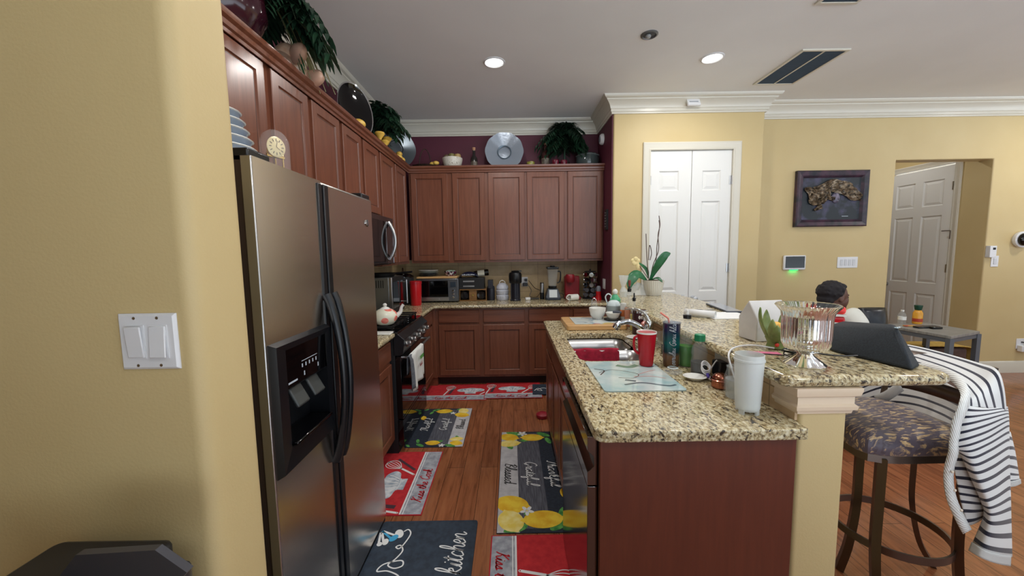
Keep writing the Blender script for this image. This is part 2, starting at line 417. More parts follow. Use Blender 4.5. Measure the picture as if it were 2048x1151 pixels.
def panel_door(name, x0, x1, z0, z1, cols, rows, th=.035, parent=None, m=DOORW, **kw):
    """door slab facing -y with raised panels; cols/rows are lists of (a,b)"""
    mb = MB(); xs = [x0]+[v for c in cols for v in c]+[x1]; zs = [z0]+[v for r in rows for v in r]+[z1]
    for i in range(0, len(xs), 2): mb.box(xs[i], xs[i+1], -th, 0, z0, z1)
    for c in cols:
        for i in range(0, len(zs), 2): mb.box(c[0], c[1], -th, 0, zs[i], zs[i+1])
        for r in rows: mb.panel(c[0], c[1], r[0], r[1], [(0, -.004), (0, -th+.001), (.012, -th+.011), (.018, -th+.011), (.045, -th+.003)])
    return mb.build(name, m, parent, smooth=False, **kw)
def knob(parent, x, y, z, m=None, mirror=1, name='knob'):
    mb = MB().lathe([(.028, 0), (.030, -.006), (.012, -.010), (.011, -.03), (.022, -.038), (.029, -.052), (.026, -.066), (.012, -.072), (0, -.073)], (x, y, z), 20, axis='y')
    return mb.build(name, m or MATS['satin_steel'], parent)
dl = panel_door('door_1', px0+.035, 1.905, .01, 2.505, [(1.565, 1.775)], [(.16, .93), (1.03, 1.985), (2.095, 2.30)], kind='structure', loc=(0, YP+.045, 0))
dr = panel_door('door_2', 1.911, px1-.05, .01, 2.505, [(2.02, 2.215)], [(.16, .93), (1.03, 1.985), (2.095, 2.30)], kind='structure', loc=(0, YP+.045, 0))
knob(dl, 1.84, -.035, .965); knob(dr, 1.957, -.035, .955)
for zz in (2.2, 1.28, .5):
    hg = MB()
    for k in range(3): hg.cyl((px1-.046, -.045, zz-.045+k*.031), .008, .028, 10)
    hg.box(px1-.07, px1-.046, -.04, -.035, zz-.045, zz+.045); hg.build('hinge', STEEL, dr)
hg = MB().cyl((px0+.032, -.045, 2.16), .008, .09, 10); hg.build('hinge', STEEL, dl)
# jamb
S(MB().box(px0, px0+.034, YP+.004, YP+.1, 0, pz-.01).box(px1-.048, px1, YP+.004, YP+.1, 0, pz-.01).box(px0, px1, YP+.004, YP+.1, pz-.012, pz), 'trim_5', TRIM, smooth=False)
# passage door (faces -x: local -y turned by -90 degrees)
pd = panel_door('door_3', .02, .80, .01, 2.45, [(.12, .36), (.46, .70)], [(.18, .86), (1.0, 1.86), (1.98, 2.30)], kind='structure', loc=(ox1+.03, 5.455, 0), rz=-PI/2)
knob(pd, .075, -.035, .955)
for zz in (2.2, 1.2, .35): MB().box(.795, .806, -.045, -.03, zz-.05, zz+.05).build('hinge', STEEL, pd)
S(casing(.015, .805, 2.465, .07), 'trim_6', TRIM, loc=(ox1, 5.455, 0), rz=-PI/2, angle=25)
MB().tube([(0, 0, 0), (0, -.035, 0), (-.07, -.04, 0)], .005, 8).tube([(0, -.012, 0), (0, -.014, -.10)], .005, 6).build('door_stop_hook', BRONZE, loc=(ox1-.001, 4.64, 1.66), rz=-PI/2, label='small dark metal hook latch beside the passage door', cat='hook')

# ---------------------------------------------------------------- ceiling fixtures
EM = NT('lamp_lens'); EM.p(Base_Color=(1, 1, 1, 1), Emission_Color=(1, .98, .94, 1), Emission_Strength=9.0); EM = EM.m
for i, (x, y, k, lab) in enumerate(LAMPS):
    t = thing('recessed_downlight', lab, 'ceiling light', (x, y, ZC))
    MB().lathe([(.072, 0), (.090, 0), (.090, -.004), (.078, -.009), (.072, -.004)], (0, 0, 0), 32, flat='open').build('trim_ring', WHITEP, t)
    MB().lathe([(.072, -.001), (.06, -.004), (.03, -.009), (0, -.010)], (0, 0, 0), 28).build('lens', EM, t)
    l = bpy.data.lights.new('downlight_beam', 'AREA'); l.shape = 'DISK'; l.size = .13; l.energy = LAMP_W*k; l.color = (1.0, .97, .93)
    lo = bpy.data.objects.new('downlight_beam', l); C.objects.link(lo); lo.parent = t; lo.location = (0, 0, -.013)
t = thing('recessed_downlight', 'unlit recessed can light between the two lit downlights', 'ceiling light', (1.035, 2.93, ZC))
MB().lathe([(.045, 0), (.062, 0), (.062, -.005), (.050, -.010), (.045, -.002)], (0, 0, 0), 28, flat='open').build('trim_ring', mat('grey_metal', (120, 122, 124), .4, .6), t)
MB().lathe([(.046, -.001), (.03, -.003), (0, -.004)], (0, 0, 0), 24).build('baffle', mat('grey_baffle', (70, 74, 78), .6), t)
MB().ell((-.008, .004, -.010), (.022, .022, .014)).build('bulb', mat('dull_bulb', (150, 152, 150), .2), t)
def vent(x0, x1, y0, y1, lab, nb=2):
    t = thing('ceiling_vent', lab, 'vent', ((x0+x1)/2, (y0+y1)/2, ZC)); hx, hy = (x1-x0)/2, (y1-y0)/2
    f = MB(); q = .022
    f.box(-hx, hx, -hy, -hy+q, -.012, 0).box(-hx, hx, hy-q, hy, -.012, 0).box(-hx, -hx+q, -hy+q, hy-q, -.012, 0).box(hx-q, hx, -hy+q, hy-q, -.012, 0)
    for i in range(1, nb): f.box(-hx+2*hx*i/nb-.007, -hx+2*hx*i/nb+.007, -hy+q, hy-q, -.011, 0)
    f.build('frame', TRIM, t, bevel=.002)
    g = MB().box(-hx+q, hx-q, -hy+q, hy-q, -.004, 0)
    n_ = int((hy-q)*2/.011)
    for i in range(n_): y = -hy+q+(i+.5)*(2*hy-2*q)/n_; g.box(-hx+q, hx-q, y-.0012, y+.0012, -.009, -.003)
    g.build('grille', mat('grille_blue_grey', (62, 74, 84), .6), t, smooth=False)
vent(2.335, 2.72, 3.16, 3.79, 'long two-bay return air vent in ceiling by the crown moulding', 2)
vent(1.98, 2.25, 2.30, 2.60, 'small supply air vent at the top edge of the ceiling', 1)

# ---------------------------------------------------------------- cabinetry
DP = [(0, 0), (0, -.017), (.003, -.020), (.056, -.020), (.060, -.013), (.064, -.0115), (.0655, -.007), (.070, -.007), (.0715, -.0095)]
def cab_door(mb_parent, x0, x1, z0, z1, name='door', m=None):
    mb = MB().panel(x0, x1, z0, z1, DP[:6]); 
    # groove around the centre panel, its shadow put into a darker wood colour
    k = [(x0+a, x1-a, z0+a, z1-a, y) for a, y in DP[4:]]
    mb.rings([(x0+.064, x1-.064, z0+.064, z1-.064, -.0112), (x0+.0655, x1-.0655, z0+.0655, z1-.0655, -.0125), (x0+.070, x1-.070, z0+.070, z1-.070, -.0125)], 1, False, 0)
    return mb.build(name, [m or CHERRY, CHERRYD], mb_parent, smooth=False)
def drawer_front(parent, x0, x1, z0, z1):
    return MB().panel(x0, x1, z0, z1, [(0, 0), (0, -.015), (.005, -.020)]).build('drawer', CHERRYX, parent, smooth=False)
def cabinet(name, label, loc, rz, w_, d, z0, z1, doors=(), drawers=(), toe=0, group=None, body=CHERRY):
    t = thing(name, label, 'cabinet', loc, rz, group)
    c = MB().box(0, w_, 0, d, z0+toe, z1)
    c.build('body', body, t, smooth=False)
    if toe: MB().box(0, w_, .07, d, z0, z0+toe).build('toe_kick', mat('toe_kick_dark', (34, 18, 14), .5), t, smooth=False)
    for a in doors: cab_door(t, *a)
    for a in drawers: drawer_front(t, *a)
    return t
UB, UT = 1.366, 2.42
XL = -1.151; YU = 4.396
# back uppers: local x = world x - loc.x
cabinet('wall_cabinet', 'single-door cherry wall cabinet in the back left corner', (-1.151, YU+.02, 0), 0, .478, .33, UB, UT, [(.022, .436, UB+.025, UT-.04)])
cabinet('wall_cabinet', 'two-door cherry wall cabinet in the middle of the back wall', (-.673, YU+.02, 0), 0, .848, .33, UB, UT, [(.015, .383, UB+.025, UT-.04), (.422, .835, UB+.025, UT-.04)])
cabinet('wall_cabinet', 'two-door cherry wall cabinet on the back wall against the burgundy side wall', (.175, YU+.02, 0), 0, .89, .33, UB, UT, [(.016, .440, UB+.025, UT-.04), (.480, .872, UB+.025, UT-.04)])
# left uppers: rz=+90, local x = world y
def lcab(y0, y1, doors, lab, zb=UB):
    return cabinet('wall_cabinet', lab, (XL-.02, y0, 0), PI/2, y1-y0, .31, zb, UT, [(a-y0, b_-y0, zb+.025, UT-.04) for a, b_ in doors])
lcab(.98, 1.90, [(1.0, 1.43), (1.46, 1.875)], 'two-door cherry wall cabinet directly over the refrigerator', 1.82)
lcab(1.90, 2.69, [(1.93, 2.265), (2.31, 2.665)], 'two-door cherry wall cabinet between the refrigerator and the microwave', 1.80)
lcab(2.69, 3.45, [(2.715, 3.04), (3.085, 3.425)], 'short two-door cherry wall cabinet above the over-range microwave', 1.80)
lcab(3.45, 4.375, [(3.475, 3.87), (3.915, 4.285)], 'two-door cherry wall cabinet on the left wall next to the back corner')
CC = [(0, UT-.035), (.006, UT-.035), (.008, UT-.02), (.018, UT-.014), (.022, UT+.004), (.036, UT+.014), (.042, UT+.030), (.042, UT+.034), (0, UT+.034)]
MB().sweep([(XL, .98), (XL, YU), (XR-.004, YU)], CC).build('cabinet_crown', CHERRYX, label='cherry crown strip along the tops of all wall cabinets', cat='moulding', angle=25)
# base cabinets on the back wall
YB = 4.11
def bcab(x0, x1, lab):
    cabinet('base_cabinet', lab, (x0, YB+.02, 0), 0, x1-x0, .58, 0, .875, [(.035, x1-x0-.012, .125, .69)], [(.035, x1-x0-.012, .715, .852)], toe=.1)
bcab(-.842, -.350, 'cherry base cabinet with drawer at the left end of the back run')
bcab(-.350, .148, 'cherry base cabinet with drawer in the middle of the back run')
bcab(.148, .640, 'cherry base cabinet with drawer partly behind the island')
bcab(.640, 1.066, 'cherry base cabinet with drawer beside the burgundy side wall')
MB().box(-1.47, -.842, YB+.02, YW-.01, 0, .875).box(-.88, -.842, YB-.0, YB+.02, .1, .875).build('corner_cabinet', CHERRY, label='blind cherry corner base cabinet behind the stove run', cat='cabinet', smooth=False)
# left base run
def lbase(y0, y1, lab):
    cabinet('base_cabinet', lab, (-.89, y0, 0), PI/2, y1-y0, .58, 0, .875, [(.02, y1-y0-.02, .125, .69)], [(.02, y1-y0-.02, .715, .852)], toe=.1)
lbase(2.03, 2.685, 'cherry base cabinet with drawer between refrigerator and stove')
lbase(3.455, 4.10, 'narrow cherry base cabinet with drawer between stove and back corner')
# countertops
def slab(poly, z0, z1, name, lab, holes=None, r=.016):
    mb = MB().prism(poly, z0, z1); o = mb.build(name, GRAN, label=lab, cat='countertop', angle=50)
    md = o.modifiers.new('Bevel', 'BEVEL'); md.width = r; md.segments = 4; md.limit_method = 'ANGLE'; md.angle_limit = math.radians(50)
    return o
slab([(-1.472, 2.0), (-.84, 2.0), (-.84, 2.686), (-1.472, 2.686)], .877, .914, 'countertop', 'small granite countertop between refrigerator and stove')
slab([(-1.472, 3.454), (-.84, 3.454), (-.84, 4.06), (-.79, 4.073), (1.062, 4.073), (1.062, 4.72), (-1.472, 4.72)], .877, .914, 'countertop', 'granite countertop along the back wall full of small appliances')

# ---------------------------------------------------------------- refrigerator
XF = -.713; FY0, FY1 = 1.078, 1.985; GAP = 1.462
t = thing('refrigerator', 'side-by-side stainless steel refrigerator with black handles and dispenser', 'refrigerator', (XF, FY0, 0), PI/2)
# local: x = y-FY0, y = -(X-XF) (into wall positive), z
W_ = FY1-FY0; g_ = GAP-FY0
MB().box(.005, W_-.005, .075, .74, .03, 1.735).box(.02, W_-.02, .04, .1, 0, .03, 0).build('body', mat('fridge_case_black', (24, 23, 24), .4), t, bevel=.004)
def fdoor(x0, x1, nm, holes=None):
    r_ = .016; mb = MB()
    if not holes:
        mb.box(x0, x1, 0, .07, .03, 1.752)
    else:
        hx0, hx1, hz0, hz1 = holes
        mb.box(x0, hx0, 0, .07, .03, 1.752).box(hx1, x1, 0, .07, .03, 1.752).box(hx0, hx1, 0, .07, .03, hz0).box(hx0, hx1, 0, .07, hz1, 1.752).box(hx0, hx1, .065, .07, hz0, hz1)
    return mb
fz = MB(); hx0, hx1, hz0, hz1 = .035, .335, .83, 1.19
xs = [0, hx0, hx1, g_-.004]; zs = [.03, hz0, hz1, 1.752]
# front face as a grid with a hole so that no seams show
V = [(x, 0, z) for z in zs for x in xs]; Fq = [(j*4+i, j*4+i+1, j*4+i+5, j*4+i+4) for j in range(3) for i in range(3) if not (i == 1 and j == 1)]
o_ = fz.mark(); fz.add(V, Fq)
X1 = xs[3]
fz.add([(0, 0, .03), (0, 0, 1.752), (0, .07, 1.752), (0, .07, .03), (X1, 0, .03), (X1, 0, 1.752), (X1, .07, 1.752), (X1, .07, .03)], [(0, 1, 2, 3), (4, 5, 6, 7), (1, 5, 6, 2), (0, 4, 7, 3), (3, 2, 6, 7)])
for (a, b2) in (((hx0, hz0), (hx1, hz0)), ((hx1, hz0), (hx1, hz1)), ((hx1, hz1), (hx0, hz1)), ((hx0, hz1), (hx0, hz0))):
    fz.add([(a[0], 0, a[1]), (b2[0], 0, b2[1]), (b2[0], .06, b2[1]), (a[0], .06, a[1])], [(0, 1, 2, 3)])

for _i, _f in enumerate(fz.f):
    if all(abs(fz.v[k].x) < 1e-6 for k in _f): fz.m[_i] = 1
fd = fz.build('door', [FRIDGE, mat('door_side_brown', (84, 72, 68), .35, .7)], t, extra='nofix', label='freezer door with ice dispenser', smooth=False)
fd2 = MB().box(g_+.004, W_, 0, .07, .03, 1.752).build('door', FRIDGE, t, bevel=.012, bseg=4, label='fresh-food door with oval badge')
# bright rounded edge of freezer door and badge
MB().box(-.006, .002, -.001, .03, .03, 1.752).build('edge_trim', STEEL, fd, bevel=.003)
bd = MB().lathe([(0, 0), (.024, 0), (.024, .003), (.018, .005), (0, .005)], (0, 0, 0), 24, axis='y')
bd.xf(0, Matrix.Translation((W_-.075, -.001, 1.63)) @ Matrix.Diagonal((1, -1, .72, 1))).build('badge', CHROME, fd2)
lb = MB().ribbon(crs([(-.03, .012), (-.022, -.01), (-.014, .012), (-.004, -.012)], 5), .004, 0)
lb.xf(0, Matrix.Translation((W_-.075, -.0075, 1.63)) @ Matrix.Rotation(PI/2, 4, 'X')).build('badge_mark', mat('badge_dark', (90, 92, 96), .3), fd2)
# black pilaster strips beside the gap
MB().box(g_-.036, g_-.006, -.006, .01, .04, 1.742).build('handle_strip', BLACKP, fd, bevel=.004)
MB().box(g_+.008, g_+.044, -.006, .01, .04, 1.742).build('handle_strip', BLACKP, fd2, bevel=.004)
def handle(parent, xc):
    pts = []; rs = []
    for i in range(25):
        s_ = i/24; z = .665+(1.325-.665)*s_; out = math.sin(PI*s_)**.7*.05+.006
        pts.append((xc, -out, z)); rs.append(.013+.006*abs(2*s_-1)**3)
    MB().tube(pts, rs, 10, ry=None).build('handle', BLACKP, parent)
handle(fd, g_-.024); handle(fd2, g_+.030)
# dispenser
dsp = MB(); e = .03
dsp.rings([(hx0-.028, hx1+.02, hz0-.03, hz1+.025, 0), (hx0-.02, hx1+.012, hz0-.02, hz1+.015, -.02), (hx0+.03, hx1-.02, hz0+.045, hz1-.005, -.016)], 0, False)
dsp.f.pop(); dsp.m.pop()
ix0, ix1, iz0, iz1 = hx0+.03, hx1-.02, hz0+.045, hz1-.005; zc_ = iz0+.185
dsp.box(ix0, ix1, .0, .02, zc_, iz1)          # control face
for (a, b2) in (((ix0, iz0), (ix1, iz0)), ((ix1, iz0), (ix1, zc_)), ((ix1, zc_), (ix0, zc_)), ((ix0, zc_), (ix0, iz0))):
    dsp.add([(a[0], -.016, a[1]), (b2[0], -.016, b2[1]), (b2[0], .06, b2[1]), (a[0], .06, a[1])], [(0, 1, 2, 3)])
dsp.add([(ix0, .06, iz0), (ix1, .06, iz0), (ix1, .06, zc_), (ix0, .06, zc_)], [(0, 1, 2, 3)])
dd = dsp.build('dispenser', BLACKP, fd, smooth=False, extra='nofix')
MB().box(ix0, ix1, -.012, 0, zc_, iz1).build('control_panel', BLACKG, fd)
for q in range(2):
    pads = MB(); mk = 0; pads.box(-.035, .035, 0, .012, -.075, 0); pads.xf(mk, Matrix.Translation((ix0+.075+q*.105, .01, zc_-.005)) @ Matrix.Rotation(math.radians(-28), 4, 'X')); pads.build('paddle', mat('paddle_grey', (58, 62, 62), .35), fd, bevel=.01, bseg=3)
MB().box(ix0+.01, ix1-.005, -.03, .055, iz0, iz0+.012).build('drip_tray', BLACKG, fd, bevel=.004)
ic = MB()
for k in range(5): ic.box(ix0+.09+k*.022, ix0+.096+k*.022, -.0125, -.012, zc_+.045, zc_+.057)
ic.box(ix0+.09, ix0+.19, -.0125, -.012, zc_+.065, zc_+.067).box(ix0+.01, ix0+.06, -.0125, -.012, zc_+.012, zc_+.018).box(ix0+.10, ix0+.106, -.0125, -.012, zc_+.015, zc_+.03).box(ix0+.19, ix0+.196, -.0125, -.012, zc_+.02, zc_+.034)
ic.build('control_icons', mat('pale_print', (180, 190, 200), .5), fd, smooth=False)
MB().box(0, .10, .01, .09, 1.735, 1.775).build('hinge_cover', BLACKP, t, bevel=.006); MB().box(W_-.10, W_, .01, .09, 1.735, 1.775).build('hinge_cover', BLACKP, t, bevel=.006)
MB().box(0, W_, .01, .05, .002, .028).build('kick_grille', BLACKM, t)

# ---------------------------------------------------------------- range and microwave
RY0, RY1 = 2.692, 3.448; RX = -.825
t = thing('gas_range', 'black gas range with silver knobs and a towel on its bar', 'stove', (RX, RY0, 0), PI/2); L = RY1-RY0
MB().box(0, L, .03, .63, .0, .895).build('body', BLACKM, t, bevel=.003)
MB().box(-.002, L+.002, .0, .64, .895, .915).build('cooktop', BLACKG, t, bevel=.004)
cp = MB().prism([(0, .74), (-.03, .75), (-.045, .86), (0, .90), (.04, .90), (.04, .74)], 0, L)
cp.xf(0, Matrix(((0, 0, 1, 0), (1, 0, 0, 0), (0, 1, 0, 0), (0, 0, 0, 1)))).build('control_panel', BLACKP, t, bevel=.003)
for k in range(5):
    kb = MB().lathe([(.024, 0), (.025, -.008), (.020, -.012), (.020, -.034), (.016, -.038), (0, -.038)], (0, 0, 0), 18, axis='y')
    kb.xf(0, Matrix.Translation((.075+k*(L-.15)/4, -.038, .812)) @ Matrix.Rotation(math.radians(-12), 4, 'X')).build('knob', STEEL, t)
dr_ = MB().box(.005, L-.005, -.012, .03, .265, .735).build('oven_door', BLACKG, t, bevel=.003)
MB().box(.005, L-.005, -.016, -.012, .70, .735).build('door_trim', BSTEEL, dr_); MB().box(.005, L-.005, -.015, -.012, .265, .275).build('door_trim', BSTEEL, dr_)
MB().tube([(.04, -.065, .715), (L-.04, -.065, .715)], .013, 12).tube([(.06, -.065, .715), (.06, -.01, .715)], .01, 8).tube([(L-.06, -.065, .715), (L-.06, -.01, .715)], .01, 8).build('handle', STEEL, t)
MB().box(.005, L-.005, -.012, .03, .06, .255).build('drawer', BLACKG, t, bevel=.003)
gr = MB()
for gx in (.02, .39):
    for k in range(4): gr.box(gx+.02+k*.10, gx+.032+k*.10, .04, .60, .94, .952)
    for yy in (.05, .19, .32, .45, .58): gr.box(gx+.01, gx+.345, yy, yy+.012, .938, .950)
    for yy in (.05, .58):
        for q in (.02, .33): gr.box(gx+q, gx+q+.012, yy, yy+.012, .915, .94)
gr.build('grates', IRON, t, smooth=False)
for (bx_, by_) in ((.19, .18), (.19, .46), (.57, .18), (.57, .46)): MB().lathe([(.045, 0), (.045, .012), (.03, .018), (0, .018)], (bx_, by_, .915), 18).build('burner', mat('burner_grey', (60, 60, 62), .4, .6), t)
t = thing('microwave', 'over-range microwave with curved steel handle beside the refrigerator', 'microwave', (-1.07, 2.70, 0), PI/2); L = .745
MB().box(0, L, .02, .40, 1.385, 1.795).build('body', BLACKM, t, bevel=.004)
MB().box(.0, .55, -.012, .02, 1.395, 1.79).build('door', BLACKG, t, bevel=.004)
MB().box(.56, L, -.012, .02, 1.395, 1.79).build('control_panel', BSTEEL, t, bevel=.003)
MB().box(0, L, -.013, -.009, 1.752, 1.79).build('top_grille', BSTEEL, t)
MB().tube([(.62, -.012-.055*math.sin(PI*i/16)**.8, 1.43+i*.02) for i in range(17)], [.013+.004*abs(i/8-1) for i in range(17)], 10).build('handle', STEEL, t)
MB().box(L-.012, L, -.0135, -.012, 1.40, 1.70).build('edge_trim', CHROME, t)

# ---------------------------------------------------------------- island
IX0, IX1, IY0, IY1 = .255, .92, 1.133, 3.073
def island_slab():
    sx0, sx1, sy0, sy1, r = .352, .742, 1.905, 2.565, .06
    outer = roundrect(IX0, IX1, IY0, IY1, .035, 5, (0, 0, 1, 1))
    inner = roundrect(sx0, sx1, sy0, sy1, r, 5)
    bm = bmesh.new()
    def loop(pts, z): return [bm.verts.new((x, y, z)) for x, y in pts]
    for z in (.877, .914):
        vo, vi = loop(outer, z), loop(inner, z)
        es = [bm.edges.new((vo[i], vo[(i+1) % len(vo)])) for i in range(len(vo))]+[bm.edges.new((vi[i], vi[(i+1) % len(vi)])) for i in range(len(vi))]
        bmesh.ops.triangle_fill(bm, use_beauty=True, use_dissolve=False, edges=es)
        if z < .9: lo = (vo, vi)
    for a, b2 in ((lo[0], vo), (lo[1], vi)):
        for i in range(len(a)): j = (i+1) % len(a); bm.faces.new((a[i], a[j], b2[j], b2[i]))
    bmesh.ops.recalc_face_normals(bm, faces=bm.faces)
    bmesh.ops.dissolve_limit(bm, angle_limit=.01, verts=bm.verts, edges=bm.edges)
    me = bpy.data.meshes.new('island_countertop'); bm.to_mesh(me); bm.free(); me.materials.append(GRAN)
    me.polygons.foreach_set('use_smooth', [True]*len(me.polygons)); me.set_sharp_from_angle(angle=math.radians(50))
    o = bpy.data.objects.new('countertop', me); C.objects.link(o)
    md = o.modifiers.new('Bevel', 'BEVEL'); md.width = .014; md.segments = 4; md.limit_method = 'ANGLE'; md.angle_limit = math.radians(55)
    props(o, 'speckled granite island countertop with a sink cut into it', 'countertop')
island_slab()
# bodies (rz=-90: local x = -(y-loc.y), faces -x)
def icab(y0, y1, doors, drawers, lab):
    # y1 is the far end; local x runs towards the camera
    L = y1-y0
    return cabinet('base_cabinet', lab, (.292, y1, 0), -PI/2, L, .615, 0, .875, doors, drawers, toe=.1)
icab(2.62, 3.04, [(.015, .40, .125, .69)], [(.015, .40, .715, .852)], 'cherry island cabinet with drawer at the far end')
# sink base: shell only, so that the bowls hang in free space
t = thing('sink_cabinet', 'cherry island cabinet with two doors below the sink', 'cabinet', (.292, 2.62, 0), -PI/2)
MB().box(0, .80, 0, .02, .1, .875).box(0, .80, .595, .615, .1, .875).box(0, .80, .02, .595, .1, .12).box(0, .02, .02, .595, .12, .875).box(.78, .80, .02, .595, .12, .875).build('body', CHERRY, t, smooth=False)
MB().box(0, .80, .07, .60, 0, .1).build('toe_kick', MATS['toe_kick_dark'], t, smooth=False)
cab_door(t, .015, .39, .125, .69); cab_door(t, .41, .785, .125, .69); drawer_front(t, .015, .785, .715, .852)
MB().box(.276, .907, 1.163, 1.185, 0, .877).build('end_panel', ENDP, label='tall plain cherry panel closing the near end of the island', cat='panel', bevel=.002)
t = thing('dishwasher', 'black stainless dishwasher built into the island beside the sink', 'dishwasher', (.242, 1.80, 0), -PI/2)
MB().box(.0, .60, .04, .60, .05, .87).build('body', BLACKM, t)
MB().box(.0, .605, 0, .045, .03, .695).build('door', BSTEEL, t, bevel=.002)
hp = MB().prism([(0, .70), (0, .745), (.022, .765), (.022, .80), (0, .82), (0, .868), (.045, .868), (.045, .70)], 0, .605)
hp.xf(0, Matrix(((0, 0, 1, 0), (1, 0, 0, 0), (0, 1, 0, 0), (0, 0, 0, 1)))).build('handle_panel', BSTEEL, t, bevel=.001)
# sink
t = thing('sink', 'double-bowl stainless steel undermount sink in the island', 'sink', (.547, 2.21, 0))
def bowl(y0, y1, zb, nm):
    m = MB(); P = []
    def rr(ins, z, r): return [(x, y, z) for x, y in roundrect(-.195+ins, .195-ins, y0+ins, y1-ins, r, 5)]
    L_ = [rr(0, .872, .05), rr(.004, .80, .05), rr(.010, zb+.03, .05), rr(.03, zb+.006, .04), rr(.09, zb, .03)]
    P = [l+[l[0]] for l in L_]; m.grid(P); m.add(L_[-1], [tuple(range(len(L_[-1])))]); return m.build(nm, STEEL, t, solid=.0015)
bowl(-.305, .058, .70, 'near_bowl'); bowl(.082, .355, .70, 'far_bowl')
MB().box(-.195, .195, .059, .081, .80, .868).build('divider', STEEL, t, bevel=.01, bseg=3)
MB().lathe([(.04, .702), (.042, .704), (.03, .706), (0, .703)], (0, .22, 0), 20).build('drain', CHROME, t)
# bar wall, column cap and bar top
BX0, BX1, BY0, BY1 = .92, 1.085, 1.185, 3.48
S(MB().prism(roundrect(BX0+.008, BX1, BY0, BY1, .014, 5, (1, 1, 1, 1)), 0, 1.03), 'wall_bar', WALL, angle=50)
S(MB().box(BX0, BX0+.01, BY0+.01, BY1-.02, .914, 1.031), 'trim_7', TILEY, smooth=False)
CAP = [(0, .942), (.006, .942), (.008, .952), (.016, .956), (.018, .968), (.010, .975), (.010, .998), (.020, 1.004), (.024, 1.02), (.024, 1.031), (0, 1.031)]
MB().sweep([(BX0+.002, BY0+.10), (BX0+.002, BY0), (BX1, BY0), (BX1, BY0+.10)], CAP).build('column_cap', CREAM, label='cream moulded cap around the top of the bar column', cat='moulding', angle=25)
bp = [(.872, 1.165), (1.36, 1.160), (1.395, 1.175), (1.41, 1.21), (1.44, 1.50), (1.49, 2.0), (1.52, 2.4), (1.53, 2.8), (1.535, 3.2), (1.535, 3.58), (1.50, 3.66), (1.10, 3.66), (.98, 3.58), (.905, 3.42), (.858, 3.2), (.858, 1.19)]
slab(bp, 1.032, 1.07, 'bar_counter', 'raised granite bar top that overhangs the stool', r=.018)
# ---------------------------------------------------------------- rugs with their printed patterns
GL = {
 'a': (1.2, ['.9,.85 .5,1 .1,.6 .15,.1 .5,0 .85,.5 .9,.95 .88,.3 1.05,0 1.3,.25']),
 'n': (1.1, ['-.05,.3 .1,.9 .1,.1 .2,.6 .5,1 .7,.8 .7,.2 .9,0 1.15,.3']),
 'h': (1.05, ['0,.3 .4,1.4 .35,2.1 .15,2 .1,1 .1,0 .2,.6 .5,.95 .7,.7 .7,.15 .9,0 1.1,.25']),
 'k': (1.05, ['0,.3 .4,1.5 .3,2.1 .1,1.7 .1,0 .15,.6 .5,1 .6,.7 .2,.5 .6,.1 .9,0 1.1,.25']),
 'f': (.85, ['0,.2 .5,1.3 .5,2.1 .25,2 .2,1 .15,-.6 .3,-1 .5,-.6 .3,0 .85,.25']),
 'u': (1.05, ['0,.3 .05,.95 .05,.3 .25,0 .6,.4 .7,.95 .7,.2 .9,0 1.1,.25']),
 'l': (.6, ['0,.2 .4,1.2 .4,2.1 .15,2 .1,.5 .3,0 .65,.25']),
 't': (.65, ['0,.3 .3,1.6 .2,.4 .4,0 .7,.25', '-.1,1.15 .6,1.25']),
 'e': (.8, ['0,.3 .5,.6 .5,.95 .25,1 .1,.5 .3,0 .85,.25']),
 'r': (.85, ['0,.3 .2,1.1 .3,.9 .6,.9 .5,.3 .7,0 .9,.25']),
 's': (.8, ['0,.2 .4,1.05 .5,.6 .5,.15 .2,0 .05,.15 .5,.05 .9,.25']),
 'd': (1.2, ['.8,.85 .45,1 .1,.55 .2,.05 .5,.05 .8,.6 .85,2.1 .85,.3 1,0 1.3,.3']),
 'i': (.6, ['0,.3 .2,.95 .15,.25 .35,0 .65,.25', '.22,1.35 .28,1.45']),
 'c': (.85, ['.7,.8 .4,1 .1,.5 .3,0 .9,.25']),
 'o': (.95, ['.5,1 .1,.6 .25,0 .65,.2 .6,.85 .4,.95 .95,.85']),
 'K': (1.3, ['.2,1.9 .5,2.1 .25,.6 0,0', '1.2,2.1 .4,1.1 .7,.7 1.0,0 1.35,.3']),
 'C': (1.15, ['1.1,1.7 .8,2.1 .2,1.5 .1,.5 .5,0 1.15,.35']),
 'T': (1.25, ['0,1.7 .4,2.2 1.4,2.05', '.8,2.1 .7,1 .45,0 .15,.15']),
 'G': (1.3, ['1.1,1.8 .8,2.1 .3,1.7 .1,.8 .4,0 .9,.3 1,1 .6,.9 1,.95 .95,0 .6,-.3']),
 'B': (1.3, ['.35,2 .2,0', '0,1.7 .5,2.2 1,1.8 .4,1.1 1.1,.8 .8,.05 .2,.1']), ' ': (.7, [])}
def script(mb, text, u0, v0, size, z, mi, wd=None, slant=.25, asp=1):
    x = 0
    for ch in text:
        adv, st = GL[ch]
        for s_ in st:
            P = [tuple(map(float, q.split(','))) for q in s_.split()]
            P = crs([(u0+(x+a+b_*slant)*size, v0+b_*size*asp, 0) for a, b_ in P], 5)
            mb.ribbon(P, wd or size*.14, z, mi)
        x += adv
    return x*size
def tw(text): return sum(GL[c][0] for c in text)
NAVY = noisy('rug_navy', (24, 32, 46), (34, 44, 58), 60, .8); GREYW = noisy('rug_grey_woodgrain', (62, 64, 74), (96, 98, 108), 5, .8, stretch=(2, 26, 1), detail=5)
GREYW2 = noisy('rug_grey_woodgrain_cross', (62, 64, 74), (96, 98, 108), 5, .8, stretch=(26, 2, 1), detail=5)
PALE = noisy('rug_pale_grey', (176, 176, 180), (196, 196, 198), 20, .8); WH = mat('print_white', (224, 226, 226), .8); BK = mat('print_black', (22, 24, 28), .8)
